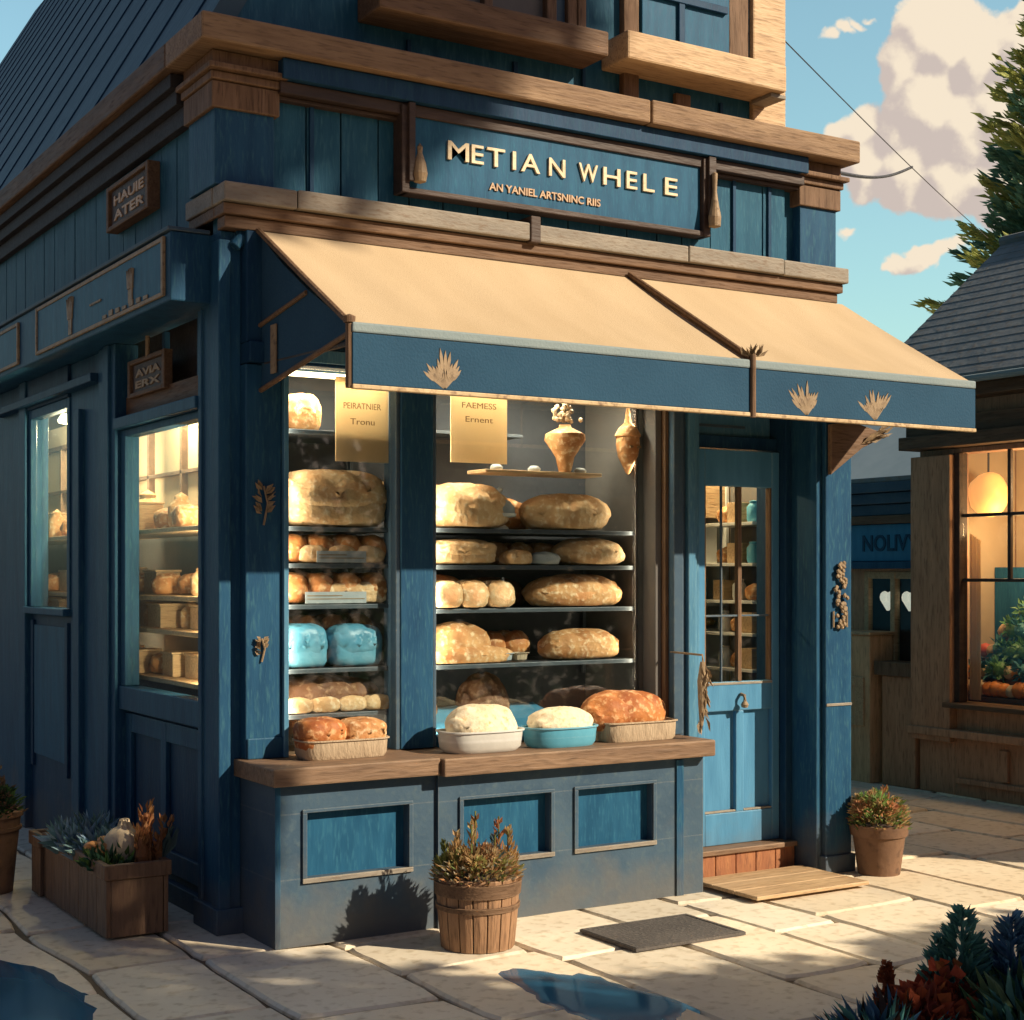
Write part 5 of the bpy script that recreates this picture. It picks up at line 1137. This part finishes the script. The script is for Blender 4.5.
# ================================================================ trees
def conifer(name, c, z0, h, r, label, n=5200, seed=1):
    rnd = random.Random(seed); t = empty(name, c, label, 'tree')
    MB().tube([(c[0], c[1], 0), (c[0]+.05, c[1], z0+h*.5), (c[0], c[1], z0+h)], [.2, .12, .02], 8).build('trunk', M['bark'], t)
    mb = MB(); layers = 26
    for L in range(layers):
        u = L/(layers-1); zz = z0+h*(.02+.98*u); R0 = r*(1-u)**.6*rnd.uniform(.85, 1.12)+.08
        nb = max(5, int(15*(1-u)+4)); a0 = rnd.random()*6
        for b_ in range(nb):
            a = a0+b_*6.283/nb+rnd.uniform(-.15, .15); Rb = R0*rnd.uniform(.72, 1.12)
            up = .35+.5*u
            nl = int(150*(Rb/r)+30); shade = rnd.uniform(.7, 1.25); yel = rnd.random()
            for k in range(nl):
                v = (k+.5)/nl; rr = Rb*v
                p = Vector((c[0]+math.cos(a)*rr, c[1]+math.sin(a)*rr, zz+rr*up*.55-.10*math.sin(v*3)))
                p += Vector((rnd.gauss(0, .05), rnd.gauss(0, .05), rnd.gauss(0, .05)))
                aa = a+rnd.uniform(-.9, .9)*(1.1-v)
                d = Vector((math.cos(aa), math.sin(aa), rnd.uniform(.1, .8)))
                base = (.55, .58, .18) if yel > .45 else (.19, .38, .25)
                mb.leaf(p, d, rnd.uniform(.16, .28), .06, (base[0]*shade, base[1]*shade, base[2]*shade))
    mb.build('crown', M['plant'], t); return t
p = campos(1074, 22); conifer('conifer_tree', (p.x, p.y, 0), 3.4, 6.9, 1.9, 'tall conifer with yellow green lit tips behind the brown shop roof')
def broad_tree(c, z0, rx, ry, rz, n, label, trunk, seed, hull=True, l=.5):
    rnd = random.Random(seed); t = empty('broadleaf_tree', (trunk[0], trunk[1], 0), label, 'tree')
    MB().tube([(trunk[0], trunk[1], 0), (trunk[0]*.7+c[0]*.3, trunk[1]*.7+c[1]*.3, z0*.6), (c[0], c[1], z0)], [.35, .25, .12], 8).build('trunk', M['bark'], t)
    mb = MB()
    for k in range(n):
        d = Vector((rnd.gauss(0, 1), rnd.gauss(0, 1), rnd.gauss(0, 1))).normalized(); q_ = rnd.random()**.28*(1+.13*noise.noise(d*2.3+Vector((seed, 0, 0))))
        p_ = Vector((c[0]+d.x*rx*q_, c[1]+d.y*ry*q_, c[2]+d.z*rz*q_))
        mb.leaf(p_, (rnd.gauss(0, 1), rnd.gauss(0, 1), rnd.gauss(0, 1)), l*rnd.uniform(.6, 1.3), l*.55, leafcol((.05, .09, .03)))
    mb.build('crown', M['plant'], t)
# a tree stands behind the photographer: its crown shades the upper storey
T = 14.0
c = Vector((-1.3, -.1, 6.6))+S*T
broad_tree(c, c.z-1.6, 4.1, 2.2, 3.0, 17000, 'large broadleaf tree in the street behind the viewer', (c.x-2.5, c.y, 0), 4)
# unseen leaf screens added off camera, sized to shade the foreground paving
def shade_screen(x0, x1, y, h, label, seed):
    rnd = random.Random(seed); mb = MB()
    for k in range(int((x1-x0)*2600)):
        x = rnd.uniform(x0, x1); top = h+.16*noise.noise(Vector((x*1.1, 0, seed)))+.09*noise.noise(Vector((x*4, 3, seed)))
        mb.leaf((x, y+rnd.uniform(-.25, .25), top*math.sqrt(rnd.random())), (rnd.gauss(0, 1), rnd.gauss(0, 1), rnd.gauss(0, 1)), .16, .10, leafcol((.05, .09, .03)))
    tag(mb.build('shade_screen', M['plant'], loc=((x0+x1)/2, y, 0)), label, 'shade_screen')
shade_screen(3.97, 8.2, -5.9, 2.98, 'lower stretch of unseen leaf screen added for shade behind the viewer', 5)
shade_screen(.3, 3.95, -5.9, 5.0, 'taller stretch of unseen leaf screen added for shade behind the viewer', 6)

# ================================================================ wires
def wire(p0, p1, sag, r, label):
    p0, p1 = Vector(p0), Vector(p1); pts = [p0.lerp(p1, k/16)-Vector((0, 0, sag*math.sin(math.pi*k/16))) for k in range(17)]
    tag(MB().tube(pts, r, 6).build('cable', M['iron'], loc=p0), label, 'cable')
def at(px, py, d):
    v = campos(px, d); v.z = 1.65+(575-py)/FPX*d; return v
wire(at(835, 172, 9.2), at(912, 167, 14), .06, .012, 'thick short cable leaving the bakery cornice to the right')
wire((3.47, .12, 4.84), at(988, 238, 17), .03, .004, 'thin slanting wire crossing the large cloud')
